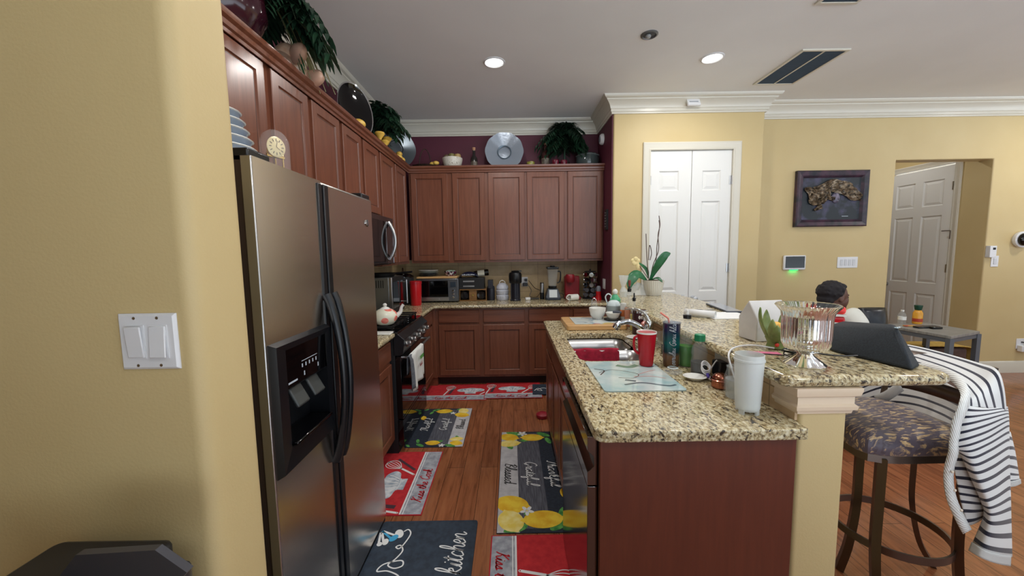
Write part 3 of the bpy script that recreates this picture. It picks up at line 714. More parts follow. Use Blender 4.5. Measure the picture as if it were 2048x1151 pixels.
LEM = noisy('print_lemon', (222, 168, 22), (240, 208, 60), 14, .8); LEML = noisy('print_lemon_cut', (232, 206, 90), (240, 226, 150), 20, .8); GRN = noisy('print_leaf_green', (48, 120, 52), (104, 172, 84), 30, .8)
RUGR = noisy('rug_red', (176, 26, 36), (196, 40, 46), 30, .85); GREYS = noisy('rug_damask_grey', (136, 140, 150), (176, 180, 188), 26, .85); REDL = mat('print_red', (178, 22, 36), .8)
HATW = noisy('print_hat', (150, 164, 178), (216, 222, 226), 22, .85); SLATE = noisy('rug_slate_blue', (32, 44, 58), (44, 58, 74), 30, .75, bump=.3, bscale=60); BLU = mat('print_blue', (64, 160, 206), .8); GRY2 = mat('print_shadow_grey', (70, 44, 54), .85)
RM = [NAVY, GREYW, PALE, WH, BK, LEM, LEML, GRN, RUGR, GREYS, REDL, HATW, SLATE, BLU, GRY2]
def P2(mb, pts, z, mi): mb.add([(x, y, z) for x, y in pts], [tuple(range(len(pts)))], mi)
def clip_in(pts, L, Wd): return [(min(max(x, .002), L-.002), min(max(y, .002), Wd-.002)) for x, y in pts]
def rug_base(mb, L, Wd, mi, corners=.0):
    poly = roundrect(0, L, 0, Wd, .03, 4) if corners else [(0, 0), (L, 0), (L, Wd), (0, Wd)]
    mb.prism(poly, 0, .004, mi)
def lemon_rug(loc, rz, L, Wd, lab, flip=False, gw=1):
    m = MB(); rug_base(m, L, Wd, 0, .03 if flip else 0); z = .0046
    P2(m, [(.002, .003), (L-.002, .003), (L-.002, .27*Wd), (.002, .27*Wd)], z, 2)
    P2(m, [(.03, .27*Wd), (L-.03, .27*Wd), (L-.03, .63*Wd), (.03, .63*Wd)], z, 1)
    sc_ = Wd/.45; h = .036*sc_*(L/1.13)**.5
    for txt, v, mi in (('Blessed', .08*Wd, 4), ('Grateful', .39*Wd, 3), ('Thankful', .72*Wd, 3)):
        ww = tw(txt)*h; script(m, txt, L*.5-ww/2+.02, v, h, z+.0016, mi, wd=h*.17)
    def lem(cx, cy, rx, ry, rot, mi, zz):
        pts = ellipse(cx, cy, rx, ry, 26, rot)
        c_, s__ = math.cos(rot), math.sin(rot)
        pts = [(x+(.18*rx*c_ if i in (0,) else -.18*rx*c_ if i == 13 else 0), y+(.18*rx*s__ if i == 0 else -.18*rx*s__ if i == 13 else 0)) for i, (x, y) in enumerate(pts)]
        P2(m, clip_in(pts, L, Wd), zz, mi)
    def lf(cx, cy, r, rot, zz):
        P2(m, clip_in(ellipse(cx, cy, r, r*.42, 14, rot), L, Wd), zz, 7)
    k = min(L/1.13, 1)
    for q in (0, 1):
        X = (lambda a: a*k) if not q else (lambda a: L-a*k)
        for (cx, cy, r, ro) in ((.03, .10, .07, 1.2), (.22, .06, .06, .4), (.13, .20, .06, 2), (.05, .33, .06, 1), (.15, .36, .05, .3), (.04, .42, .04, .8)):
            lf(X(cx), cy*Wd/.45, r*k, ro if not q else -ro, z+.0004)
        if not q:
            lem(X(.09), .06*Wd/.45, .075*k, .055*k, 1.3, 5, z+.0007); lem(X(.19), .065*Wd/.45, .08*k, .05*k, 1.7, 6, z+.0010); lem(X(.10), .24*Wd/.45, .085*k, .055*k, 1.55, 5, z+.0012)
        else:
            lem(X(.23), .08*Wd/.45, .10*k, .075*k, 1.3, 5, z+.0007); lem(X(.09), .075*Wd/.45, .085*k, .07*k, .4, 6, z+.0010); lem(X(.10), .25*Wd/.45, .11*k, .07*k, 1.65, 5, z+.0012); lem(X(.32), .41*Wd/.45, .06*k, .04*k, .2, 5, z+.0012)
        cx, cy = X(.035 if not q else .17), .165*Wd/.45
        for a in range(5): P2(m, clip_in(ellipse(cx+.022*k*math.cos(a*1.257), cy+.022*k*math.sin(a*1.257), .02*k, .011*k, 10, a*1.257), L, Wd), z+.0014, 3)
        P2(m, ellipse(cx, cy, .006*k, .006*k, 8), z+.0017, 6)
    mats = list(RM); mats[1] = GREYW
    return m.build('kitchen_rug', mats, label=lab, cat='rug', group='printed kitchen rugs on the floor', loc=loc, rz=rz, smooth=False, extra='nofix')
def whisk(m, x, y, ang, s_, z, mi=3):
    c_, sn = math.cos(ang), math.sin(ang)
    tf = lambda a, b_: (x+(a*c_-b_*sn)*s_, y+(a*sn+b_*c_)*s_, 0)
    m.ribbon(crs([tf(0, 0), tf(.45, 0)], 3), .06*s_, z, mi)
    for o in (-.17, -.10, -.035, .035, .10, .17): m.ribbon(crs([tf(.45, 0), tf(.72, o), tf(.92, o*.9), tf(1.02, 0)], 6), .018*s_, z, mi)
    m.ribbon(crs([tf(-.05, 0), tf(-.02, .025), tf(0, 0), tf(-.02, -.025), tf(-.05, 0)], 3), .015*s_, z, mi)
def hat(m, x, y, ang, s_, z):
    c_, sn = math.cos(ang), math.sin(ang)
    tf = lambda a, b_: (x+(a*c_-b_*sn)*s_, y+(a*sn+b_*c_)*s_, 0)
    out = crs([tf(-.28, 0), tf(-.30, .22), tf(-.62, .30), tf(-.70, .52), tf(-.50, .70), tf(-.25, .74), tf(0, .80), tf(.28, .74), tf(.52, .70), tf(.70, .50), tf(.58, .30), tf(.30, .22), tf(.28, 0)], 4)
    P2(m, [(p[0], p[1]) for p in out], z, 11)
    for o in (-.4, -.22, -.05, .12, .3, .45): m.ribbon(crs([tf(o*.55, .24), tf(o*.9, .45), tf(o*1.05, .62)], 5), .035*s_, z+.0005, 3)
    m.ribbon(crs([tf(-.29, .21), tf(0, .18), tf(.29, .21)], 4), .02*s_, z+.0006, 3)
def kiss_rug(loc, rz, L, Wd, lab, hx=.5, z0=0):
    m = MB(); rug_base(m, L, Wd, 10); z = .0046
    P2(m, [(.006, .006), (L-.006, .006), (L-.006, .13), (.006, .13)], z, 9)
    P2(m, [(.006, .108), (L-.006, .108), (L-.006, .113), (.006, .113)], z+.0004, 3); P2(m, [(.006, .122), (L-.006, .122), (L-.006, .131), (.006, .131)], z+.0004, 3)
    P2(m, [(.006, .131), (L-.006, .131), (L-.006, Wd-.006), (.006, Wd-.006)], z, 8)
    h = .030; script(m, 'Kiss the Cook', .11, .03, h, z+.0012, 10, wd=.0065)
    hat(m, L*hx, .17, 0, .21, z+.0008)
    whisk(m, L*hx+.11, .15, .95, .26, z+.0008) ; m.ribbon(crs([(L*hx+.16, .15), (L*hx+.30, .30)], 3), .02, z+.0006, 14)
    whisk(m, L*hx-.27, .15, 1.35, .26, z+.0008); m.ribbon(crs([(L*hx-.22, .17), (L*hx-.19, .36)], 3), .03, z+.0006, 14)
    return m.build('kitchen_rug', RM, label=lab, cat='rug', group='printed kitchen rugs on the floor', loc=loc, rz=rz, smooth=False, extra='nofix')
# text towards -y, top towards +x : rotate -90 ; text towards +y, top towards -x : rotate +90
lemon_rug((-.10, 3.00, .0), -PI/2, 1.13, .46, 'long lemon-printed rug with Blessed Grateful Thankful lettering beside the dishwasher')
lemon_rug((-.39, 2.775, .0), PI/2, .72, .46, 'short lemon-printed rug with rounded corners in front of the stove', flip=True)
kiss_rug((-.53, 2.02, .0), PI/2, .69, .46, 'red chef-hat rug with Kiss the Cook border between refrigerator and stove', .42)
kiss_rug((-.125, 1.855, .0), -PI/2, .80, .46, 'red whisk-and-chef-hat rug nearest the camera on the island side', .62)
kiss_rug((-.93, 3.70, .0), 0, .66, .46, 'red chef-hat rug at the left end of the back cabinets', .72)
kiss_rug((-.30, 3.72, .0055), 0, .60, .46, 'red chef-hat rug overlapping the one on its left along the back cabinets', .48)
m = MB(); rug_base(m, .5, .30, 12); z = .005
m.ribbon(crs([(.02, .10, 0), (.06, .17, 0), (.10, .10, 0), (.05, .12, 0), (.12, .18, 0), (.2, .1, 0)], 6), .008, z, 3)
m.build('kitchen_rug', RM, label='slate blue rug with white swirl at the right end of the back cabinets', cat='rug', group='printed kitchen rugs on the floor', loc=(.20, 3.80, .012), rz=-.05, smooth=False, extra='nofix')
m = MB(); m.prism(roundrect(0, 1.0, 0, .515, .015, 3), 0, .012, 12); z = .0126   # u = text direction (+y), v towards -x
script(m, 'kitchen', .645, .05, .043, z, 3, wd=.0065, asp=1.35)
sw = crs([(.98, .385, 0), (.995, .365, 0), (.965, .345, 0), (.91, .355, 0), (.865, .375, 0), (.875, .395, 0), (.885, .375, 0), (.85, .355, 0), (.80, .375, 0), (.765, .40, 0), (.745, .365, 0), (.76, .33, 0), (.79, .345, 0), (.77, .42, 0), (.73, .44, 0), (.73, .39, 0), (.70, .33, 0), (.66, .33, 0), (.655, .37, 0), (.69, .40, 0), (.66, .44, 0)], 7)
m.ribbon([(p[0]-.06, p[1]-.0, 0) for p in sw], .007, z, 3)
for (a, b_, r1, r2, ro, mi) in ((.935, .405, .032, .022, .4, 3), (.905, .425, .027, .018, 2.5, 13), (.88, .46, .022, .016, .1, 3), (.865, .485, .014, .014, 0, 3)):
    P2(m, ellipse(a-.03, b_, r1, r2, 18, ro), z+(.0004 if mi == 13 else .0002), mi)
for (p, q, mi) in (((.925, .425), (.955, .495), 3), ((.90, .435), (.955, .50), 13), ((.88, .47), (.95, .50), 3), ((.865, .49), (.945, .505), 3)):
    m.ribbon([(p[0]-.03, p[1], 0), (q[0]-.03, q[1], 0)], .012, z+.0001, mi)
m.build('kitchen_rug', RM, label='dark slate cushioned mat lettered kitchen beside the refrigerator', cat='rug', group='printed kitchen rugs on the floor', loc=(-.205, .962, 0), rz=PI/2, smooth=False, extra='nofix')
MB().lathe([(.05, 0), (.055, .01), (.055, .03), (.03, .045), (0, .048)], (0, 0, 0), 20).build('pet_dish', mat('dusty_red', (150, 30, 48), .4), loc=(.258, 3.28, .001), label='small round red dish on the floor at the far end of the island', cat='dish')

# ---------------------------------------------------------------- towel on the stove bar
def cloth(name, rows, m, lab, cat, solid=.003, uvs=None, ku=4, kv=5, group=None, parent=None):
    mb = MB(); mb.grid(surf(rows, ku, kv)); return mb.build(name, m, parent, label=lab, cat=cat, solid=solid, group=group, angle=80)
t = thing('dish_towel', 'white dish towel with green and red lettering hung over the stove bar', 'towel', (0, 0, 0))
def towel_x(y, zf): return -.742+.010*math.sin((y-2.75)*34)*(zf)
rows = []
for (z, k) in ((.60, .6), (.722, .3), (.733, 0), (.722, .35), (.66, .6), (.56, .9), (.47, 1.2)):
    back = z == .60
    rows.append([(-.772 if back else (-.765 if k == .3 else (-.758 if k == 0 else towel_x(y, k))), y+(0 if back else (k*.02)), z-(.02 if (z < .5 and y < 2.86) else 0)) for y in [2.73+.037*i for i in range(11)]])
TOW = NT('towel_print'); MATS['towel_print'] = TOW.m; TOW.p(Base_Color=rgb((222, 224, 220)), Roughness=.9)
cloth('cloth', rows, TOW.m, None, None, parent=t)
m = MB()
for k in range(4): m.box(-.7265, -.7255, 2.92+k*.03, 2.945+k*.03, .650-k*.002, .675, 0)
m.build('print_top', GRN, t, smooth=False)
m = MB(); script(m, 'Kitchen' if False else 'thankful', 0, 0, .011, 0, 0, wd=.004)
m.xf(0, Matrix.Translation((-.7245, 2.90, .60)) @ Matrix(((0, 0, 1, 0), (1, 0, 0, 0), (0, 1, 0, 0), (0, 0, 0, 1)))).build('print_words', REDL, t, smooth=False)
rows = [[(-.77, y, .60), (-.765, y, .72), (-.757, y, .733), (-.744, y, .72), (-.738-.006*math.sin(y*70), y, .60), (-.736-.008*math.sin(y*70), y, .48)] for y in [2.69+.012*i for i in range(7)]]
cloth('dish_towel', rows, noisy('grey_towel', (84, 88, 96), (110, 114, 122), 60, .9), 'grey dish towel on the stove bar left of the white one', 'towel')

# ---------------------------------------------------------------- on the stove and left counter
def floral(name):
    n = NT(name); v = n.coord('Object'); vo = n.n('ShaderNodeTexVoronoi', {'Vector': v, 'Scale': 9.0}); d = vo.outputs['Distance']
    f = n.noise(v, 20, 2); fl = n.ramp(d, [(.30, (255, 255, 255)), (.34, (0, 0, 0))])
    c = n.mix(fl, rgb((232, 230, 210)), n.ramp(f, [(.4, (226, 96, 92)), (.6, (240, 150, 130))])); n.p(Base_Color=c, Roughness=.15); return n.m
t = thing('teapot', 'round white ceramic teapot painted with coral flowers on the stove', 'teapot', (-.945, 2.80, .953))
t.scale = (.86, .86, .86)
MB().lathe([(.045, 0), (.07, .008), (.098, .045), (.104, .075), (.09, .11), (.055, .135), (.04, .14)], seg=28).build('body', floral('floral_ceramic'), t)
MB().lathe([(.045, .138), (.03, .150), (.012, .157), (.016, .165), (.018, .175), (.010, .186), (0, .188)], seg=20).build('lid', WHITEC, t)
MB().tube(crs([(.085, .04, .07), (.115, .055, .10), (.125, .06, .14), (.142, .066, .165)], 4), [.022, .021, .019, .018, .017, .016, .015, .014, .013, .013, .013, .014, .015], 10).build('spout', WHITEC, t)
MB().tube(crs([(-.085, -.03, .10), (-.135, -.05, .115), (-.145, -.055, .07), (-.095, -.035, .04)], 5), .008, 8).build('handle', WHITEC, t)
t = thing('kettle', 'steel and black kettle on the back left burner', 'kettle', (-1.26, 2.95, .953))
MB().lathe([(.07, 0), (.085, .02), (.085, .09), (.06, .14), (.03, .15)], seg=24).build('body', CHROME, t); MB().lathe([(.03, .15), (.014, .16), (.016, .18), (0, .185)], seg=16).build('lid', BLACKP, t)
MB().tube(crs([(0, -.07, .13), (0, -.06, .2), (0, 0, .235), (0, .06, .2), (0, .07, .13)], 5), .009, 8).build('handle', BLACKP, t)
t = thing('spoon_tray', 'white rectangular tray at the front edge of the small counter', 'tray', (-1.0, 2.64, .914)); MB().box(-.17, .15, -.045, .04, 0, .014).build('tray', WHITEC, t, bevel=.005)
# countertop oven left, glass door facing the room
t = thing('convection_oven', 'steel countertop oven with glass door standing left of the red canister', 'oven', (-1.115, 3.50, .915), PI/2)
MB().box(0, .40, .02, .34, .02, .345).build('body', mat('oven_grey', (138, 142, 140), .3, .8), t, bevel=.006)
MB().box(0, .40, 0, .022, .0, .345).build('door_frame', BLACKM, t, bevel=.004); MB().box(.04, .365, -.004, .0, .05, .30).build('door_glass', BLACKG, t)
MB().box(-.002, .014, -.008, .02, .0, .345).build('edge_trim', STEEL, t, bevel=.003)
MB().tube([(.375, -.04, .06), (.375, -.04, .30)], .009, 8).tube([(.375, -.04, .08), (.375, 0, .08)], .006, 6).tube([(.375, -.04, .28), (.375, 0, .28)], .006, 6).build('handle', STEEL, t)
sl = MB()
for k in range(12): sl.box(-.0015, .0, .07+k*.021, .078+k*.021, .25, .32)
sl.build('vent_slots', BLACKM, t, smooth=False)
t = thing('frying_pan', 'black frying pan lying on top of the left countertop oven', 'pan', (-1.25, 3.66, 1.261))
MB().lathe([(.11, 0), (.14, .035), (.137, .035), (.108, .006), (0, .006)], seg=28, flat='open').lathe([(0, 0), (.11, 0)], seg=28, flat='open').build('pan', IRON, t); MB().tube([(.13, 0, .03), (.30, -.03, .045)], .010, 8).build('handle', BLACKP, t)
t = thing('saucepan', 'black saucepan with a glossy lid behind the red canister', 'pan', (-1.22, 4.28, .915))
MB().lathe([(.10, 0), (.115, .02), (.115, .30), (.11, .30), (.10, .02), (0, .01)], seg=28).build('pot', BLACKM, t); MB().lathe([(.118, .30), (.118, .308), (.08, .335), (.02, .35), (.02, .365), (0, .37)], seg=28).build('lid', BLACKG, t)
MB().tube(crs([(.03, -.10, .335), (.0, -.02, .40), (-.03, .08, .345)], 5), .008, 6).build('handle', CHROME, t)
p = at(831, 611, z=.914)
t = thing('canister', 'tall red plastic canister between the two countertop ovens', 'canister', (p.x, p.y+.04, .9145))
MB().lathe([(.052, 0), (.056, .01), (.062, .20), (.062, .235)], seg=28).build('body', REDP, t); MB().lathe([(.066, .235), (.066, .262), (.05, .268), (0, .268)], seg=28).build('lid', mat('red_lid', (176, 20, 30), .3), t)
# toaster oven
p0 = at(837, 603, z=.914); p1 = at(917, 603, z=.914)
tx0, ty0, tw_ = p0.x, 4.34, p1.x-p0.x+.01
t = thing('toaster_oven', 'black and steel toaster oven with a wooden board on its top', 'oven', (tx0, ty0, .915))
MB().box(0, tw_, .015, .30, .015, .275).build('body', BLACKM, t, bevel=.006)
MB().box(0, tw_, 0, .016, .012, .27).build('front_frame', mat('toaster_steel', (128, 132, 138), .28, .9), t, bevel=.004)
MB().box(.015, tw_*.76, -.006, 0, .065, .25).build('door_glass', BLACKG, t, bevel=.002)
MB().box(.01, tw_*.77, -.012, -.006, .02, .06).box(tw_*.25, tw_*.55, -.028, -.012, .036, .046).build('door_handle', STEEL, t)
MB().box(tw_*.81, tw_*.94, -.003, 0, .175, .235).build('display', mat('display_blue', (48, 60, 72), .1), t)
for k in range(3): MB().lathe([(.014, 0), (.013, -.014), (0, -.015)], (tw_*.88, -.001, .06+k*.037), 14, axis='y').build('knob', CHROME, t)
MB().box(.02, .05, .03, .06, 0, .015).build('foot', BLACKM, t); MB().box(tw_-.05, tw_-.02, .03, .06, 0, .015).build('foot', BLACKM, t)
MB().box(.01, tw_-.015, .01, .28, 0, .022).build('cutting_board', BOARD, loc=(tx0, ty0, 1.190), bevel=.004, label='thin wooden board lying on the toaster oven', cat='board')
# plates stack + glittery bowl on it
for k in range(4):
    mb = MB().lathe([(.05, 0), (.085, .004), (.115, .014), (.115, .017), (.084, .008), (0, .006)], seg=32)
    mb.build('plate', [mat('dark_plate', (40, 42, 46), .2), mat('dark_plate_b', (70, 74, 76), .2), mat('green_white_plate', (176, 186, 178), .2), WHITEC][k], loc=(tx0+.12, ty0+.15, 1.2125+k*.018), label=['black plate at the bottom of the stack on the toaster oven', 'dark grey plate second from the bottom of the stack on the toaster oven', 'grey-green plate second from the top of the stack on the toaster oven', 'white plate on top of the stack on the toaster oven'][k], cat='plate', group='plates stacked on the toaster oven')
def mosaic():
    n = NT('mosaic_glass'); vo = n.n('ShaderNodeTexVoronoi', {'Vector': n.coord('Object'), 'Scale': 60.0})
    n.p(Base_Color=n.ramp(vo.outputs['Color'], [(.2, (30, 30, 40)), (.4, (190, 190, 200)), (.6, (120, 40, 70)), (.8, (210, 214, 214))], 'CONSTANT'), Roughness=.12); return n.m
t = thing('trinket_bowl', 'sparkly mosaic bowl of green bits on the toaster oven board', 'bowl', (tx0+tw_*.78, ty0+.14, 1.2125))
MB().lathe([(.045, 0), (.065, .02), (.072, .055), (.066, .055), (.058, .02), (0, .01)], seg=24).build('bowl', mosaic(), t)
MB().ell((0, 0, .052), (.06, .06, .018)).build('contents', noisy('green_bits', (60, 120, 80), (190, 200, 190), 60, .5), t)
# wooden wheel rack, black case, wine bottles
q0 = at(921, 600, z=.914); q1 = at(974, 600, z=.914); rw = q1.x-q0.x
t = thing('wine_rack', 'low wooden rack with two round bottle openings beside the toaster oven', 'rack', (q0.x, 4.42, .9145))
WR = wood('oak_rack', (112, 78, 40), (150, 108, 58), 'x')
MB().box(0, rw, 0, .22, 0, .012).box(0, rw, 0, .22, .128, .140).box(0, .01, 0, .22, .012, .128).box(rw-.01, rw, 0, .22, .012, .128).box(.01, rw-.01, .20, .22, .012, .128).box(rw/2-.045, rw/2+.045, .01, .02, .012, .128).build('rack', WR, t, bevel=.002)
MB().lathe([(.014, 0), (.012, -.012), (0, -.012)], (rw/2, .008, .07), 16, axis='y').build('knob', GOLD, t)
for k, xx in enumerate((.062, rw-.062)):
    MB().lathe([(.0, -.004), (.018, -.004), (.044, -.006), (.046, 0), (.046, .17), (0, .17)], (0, 0, 0), 26, axis='y').build('jar_lid', mat('dark_jar', (22, 18, 18), .12), loc=(q0.x+xx, 4.425, .9145+.068), label=['dark round jar lying in the left opening of the wooden rack', 'dark round jar lying in the right opening of the wooden rack'][k], cat='jar', group='jars lying in the wooden rack')
t = thing('music_player', 'black box with two silver bars on top of the wooden rack', 'box', (q0.x-.01, 4.42, 1.0555))
MB().box(0, rw*.95, 0, .2, 0, .13).build('case', BLACKM, t, bevel=.004)
MB().box(.06, .19, -.003, 0, .084, .100).build('bar', STEEL, t); MB().box(.06, .19, -.003, 0, .028, .042).build('bar', STEEL, t)
MB().box(.0, .06, 0, .12, 0, .10).build('speaker_box', mat('blue_black', (24, 26, 38), .3), loc=(q0.x+rw-.015+.03, 4.45, 1.056), bevel=.004, label='small dark box hanging at the right end of the black player', cat='box')
def bottle(r, h, neck=.35, nr=.3): return [(r*.85, 0), (r, .008), (r, h*(1-neck)-.03), (r*.75, h*(1-neck)), (r*nr, h*(1-neck)+.03), (r*nr, h-.005), (r*nr*1.15, h-.004), (r*nr*1.15, h)]
t = thing('cereal_bag', 'navy blue bag with pale lettering lying on the black player', 'bag', (q0.x+.005, 4.44, 1.187))
bg = MB(); rows = [[(x, y, .006+.065*math.sin(PI*min(1, max(0, (x)/.22)))**.5*math.sin(PI*(y+.02)/.18)**.6*(1-.3*x)) for y in [i*.02 for i in range(0, 8)]] for x in [j*.022 for j in range(11)]]
bg.grid(rows).build('bag', mat('navy_bag', (18, 24, 52), .3), t, solid=.004)
lt = MB(); script(lt, 'rack', 0, 0, .012, 0, 0, wd=.004)
for k in range(7): lt.box(.03+k*.022, .045+k*.022, 0, .001, 0, .014+.006*(k % 2))
lt = MB()
for k in range(7): lt.box(.03+k*.022, .045+k*.022, -.001, .0, .028, .04+.004*(k % 2))
lt.build('lettering', mat('pale_print', (180, 190, 200)), t, smooth=False)
t = thing('wine_bottle', 'dark wine bottle with white label lying above the rack', 'bottle', (q0.x+rw*.98+.03, 4.54, 1.245), 0)
mk = MB().lathe(bottle(.038, .28)); mk.xf(0, Matrix.Rotation(-math.radians(97), 4, 'Y')).build('glass', mat('dark_glass', (20, 18, 12), .08), t)
mk = MB().lathe([(.0385, .05), (.0385, .13)], seg=24, flat='open'); mk.xf(0, Matrix.Rotation(-math.radians(97), 4, 'Y')).build('label_band', mat('paper_label', (206, 204, 186), .6), t)
def upr(name, prof, m, u, v, z, lab, cat, y=None, seg=24, extra=(), dy=0, rz=0):
    """a turned object standing at a photo point on the plane z; extra = [(name, profile, material)]"""
    p = at(u, v, z=z) if y is None else at(u, v, y=y)
    t = thing(name, lab, cat, (p.x, (p.y if y is None else y)+dy, z+.0006), rz)
    MB().lathe(prof, seg=seg).build('body' if extra else name+'_body', m, t)
    for nm, pr, mm in extra: MB().lathe(pr, seg=seg).build(nm, mm, t)
    return t
YB2 = 4.50
def bx(u, y=YB2): return at(u, 590, y=y).x
def stand(name, prof, m, u, lab, cat, y=YB2, extra=(), seg=24, z=.9145):
    t = thing(name, lab, cat, (bx(u, y), y, z)); MB().lathe(prof, seg=seg).build('body', m, t)
    for nm, pr, mm in extra: MB().lathe(pr, seg=seg).build(nm, mm, t)
    return t
stand('thermos', [(.045, 0), (.046, .01), (.046, .15), (.038, .17)], mat('blue_black', (24, 26, 38), .3), 982, 'slim black thermos with steel collar beside the white canisters', 'thermos', extra=[('collar', [(.034, .17), (.030, .195)], CHROME), ('cap', [(.026, .195), (.026, .24), (0, .242)], BLACKP)])
RIB = lambda t_, z: 1+.02*math.cos(24*t_)
for k, (z0_, pr) in enumerate(((0, [(.066, 0), (.074, .012), (.074, .055), (.066, .064)]), (.0645, [(.064, 0), (.073, .012), (.073, .05), (.064, .06)]), (.125, [(.062, 0), (.070, .01), (.068, .04), (.045, .068), (.02, .078), (0, .08)]))):
    t = thing('stacking_canister', ['white ribbed canister at the bottom of the stack of three', 'white ribbed canister in the middle of the stack of three', 'white ribbed canister with lid loop on top of the stack of three'][k], 'canister', (bx(1005), YB2, .9145+z0_), 0, 'white canisters stacked on the back counter')
    MB().lathe(pr, seg=72, fn=RIB).build('body', mat('canister_white', (196, 200, 212), .3), t)
    if k == 2: MB().tube([(.035*math.cos(a), 0, .072+.035*math.sin(a)) for a in [PI*i/10 for i in range(11)]], .005, 6).build('handle', WHITEC, t)
t = stand('coffee_grinder', [(.062, 0), (.064, .01), (.056, .02), (.055, .21)], mat('blue_black', (24, 26, 38), .3), 1031, 'tall black coffee grinder with wider top on the back counter', 'appliance', y=4.42, extra=[('hopper', [(.070, .205), (.076, .215), (.076, .30), (.068, .325), (.045, .335)], BLACKP), ('lid', [(.045, .335), (.048, .345), (.02, .352), (0, .352)], BLACKP)])
MB().box(0, .075, -.015, .015, .338, .352).build('lever', BLACKP, t)
p = at(1049, 563, y=YW-.01)
t = thing('wall_outlet', 'outlet on the back splash tiles with two black plugs', 'outlet', (p.x, YW-.008, p.z)); MB().box(-.04, .04, -.006, 0, -.06, .06).build('plate', WHITEP, t, bevel=.003)
MB().box(-.0, .035, -.04, -.006, .01, .04).build('plug', BLACKP, t, bevel=.004); MB().box(-.02, .036, -.05, -.006, -.05, -.01).build('plug', BLACKP, t, bevel=.004)
MB().tube(crs([(p.x+.03, 4.69, p.z-.02), (p.x+.08, 4.66, p.z-.10), (p.x+.06, 4.62, .94), (p.x+.14, 4.60, .93), (p.x+.19, 4.62, 1.0), (p.x+.12, 4.64, 1.04), (p.x+.05, 4.68, p.z+.02)], 7), .0035, 6).build('loose_cable', BLACKP, label='thin black cords looping from the outlet to the counter', cat='cord')
MB().box(-.03, .03, -.015, .015, 0, .03).build('power_adapter', WHITEP, loc=(bx(1052, 4.45)+.02, 4.45, .9150), rz=.3, bevel=.006, label='small white adapter lying on the counter under the outlet', cat='adapter')
MB().tube([(bx(1055, 4.48), 4.48, .924), (bx(1078, 4.48), 4.48, .926)], .009, 8).build('loose_cable', BLACKP, label='thick black cord end lying between adapter and bottle opener', cat='cord')
stand('wine_opener', [(.024, 0), (.024, .19), (.020, .20), (0, .202)], BLACKP, 1084, 'slim black and silver electric wine opener on the back counter', 'opener', extra=[('band', [(.0245, .08), (.0245, .19)], STEEL)])
# blender
t = thing('blender', 'blender with clear square jug and dark base with a pale panel', 'blender', (bx(1105, 4.48), 4.48, .9145))
MB().prism(roundrect(-.09, .09, -.09, .09, .03, 4), 0, .03).add([(x*s_, y*s_, z) for z, s_ in ((.03, .088), (.13, .06)) for x, y in ((-1, -1), (1, -1), (1, 1), (-1, 1))], [(0, 1, 5, 4), (1, 2, 6, 5), (2, 3, 7, 6), (3, 0, 4, 7), (4, 5, 6, 7)]).build('base', mat('blender_slate', (54, 62, 72), .3), t, bevel=.006)
fp = MB().box(-.046, .046, -.002, 0, -.045, .045); fp.xf(0, Matrix.Translation((0, -.080, .075)) @ Matrix.Rotation(math.radians(-15), 4, 'X')).build('control_plate', mat('pale_plate', (206, 214, 214), .4), t)
MB().lathe([(.045, .13), (.05, .14), (.05, .16)], seg=8).build('collar', BLACKP, t)
jg = MB()
for (a, z0_, b_, z1_) in ((.042, .16, .062, .36),): jg.add([(x*s_, y*s_, z) for z, s_ in ((z0_, a), (z1_, b_)) for x, y in ((-1, -1), (1, -1), (1, 1), (-1, 1))], [(0, 1, 5, 4), (1, 2, 6, 5), (2, 3, 7, 6), (3, 0, 4, 7)])
jg.build('jug', THING, t, bevel=.008); MB().box(-.068, .068, -.068, .068, .36, .385).cyl((0, 0, .385), .03, .015).build('lid', BLACKP, t, bevel=.006)
MB().tube(crs([(.06, 0, .33), (.095, 0, .32), (.09, 0, .22), (.055, 0, .19)], 5), .008, 8).build('handle', BLACKP, t)
MB().tube(crs([(bx(1117, 4.5), 4.5, .99), (bx(1126, 4.5), 4.5, .97), (bx(1126, 4.5), 4.5, .93), (bx(1118, 4.5), 4.5, .92)], 6), .004, 6).build('loose_cable', BLACKP, label='black cord bulging out at the right of the blender', cat='cord')
# red coffee maker
t = thing('coffee_maker', 'dark red single-serve coffee maker on the back counter', 'coffee maker', (bx(1144, 4.50), 4.50, .9145))
MB().box(-.09, .09, -.10, .11, 0, .035).build('base', REDM, t, bevel=.01); MB().box(-.085, .09, .0, .11, .035, .27).build('housing', REDM, t, bevel=.012)
MB().lathe([(.04, .20), (.052, .215), (.055, .28), (.045, .295), (0, .297)], (-.03, -.045, 0), 28).build('brew_head', REDM, t)
t = thing('mug', 'white mug lying on its side against the red coffee maker', 'mug', (bx(1146, 4.36), 4.34, .9145+.036), 0)
mg = MB().lathe([(.036, -.055), (.038, .05), (.034, .05), (.032, -.05), (0, -.05)], seg=24, axis='x').lathe([(0, -.055), (.036, -.055)], seg=24, axis='x', flat='open')
mg.xf(0, Matrix.Rotation(math.radians(200), 4, 'Z')).build('cup', WHITEC, t); MB().lathe([(0, 0), (.030, 0)], seg=20, axis='x', flat='open').xf(0, Matrix.Translation((.0, 0, 0))).build('inside_shadow_disc', BLACKM, t) if False else None
MB().tube(crs([(-.01, -.03, .02), (-.06, -.05, .035), (-.085, -.045, .0), (-.055, -.035, -.025)], 5), .007, 8).build('handle', WHITEC, t)
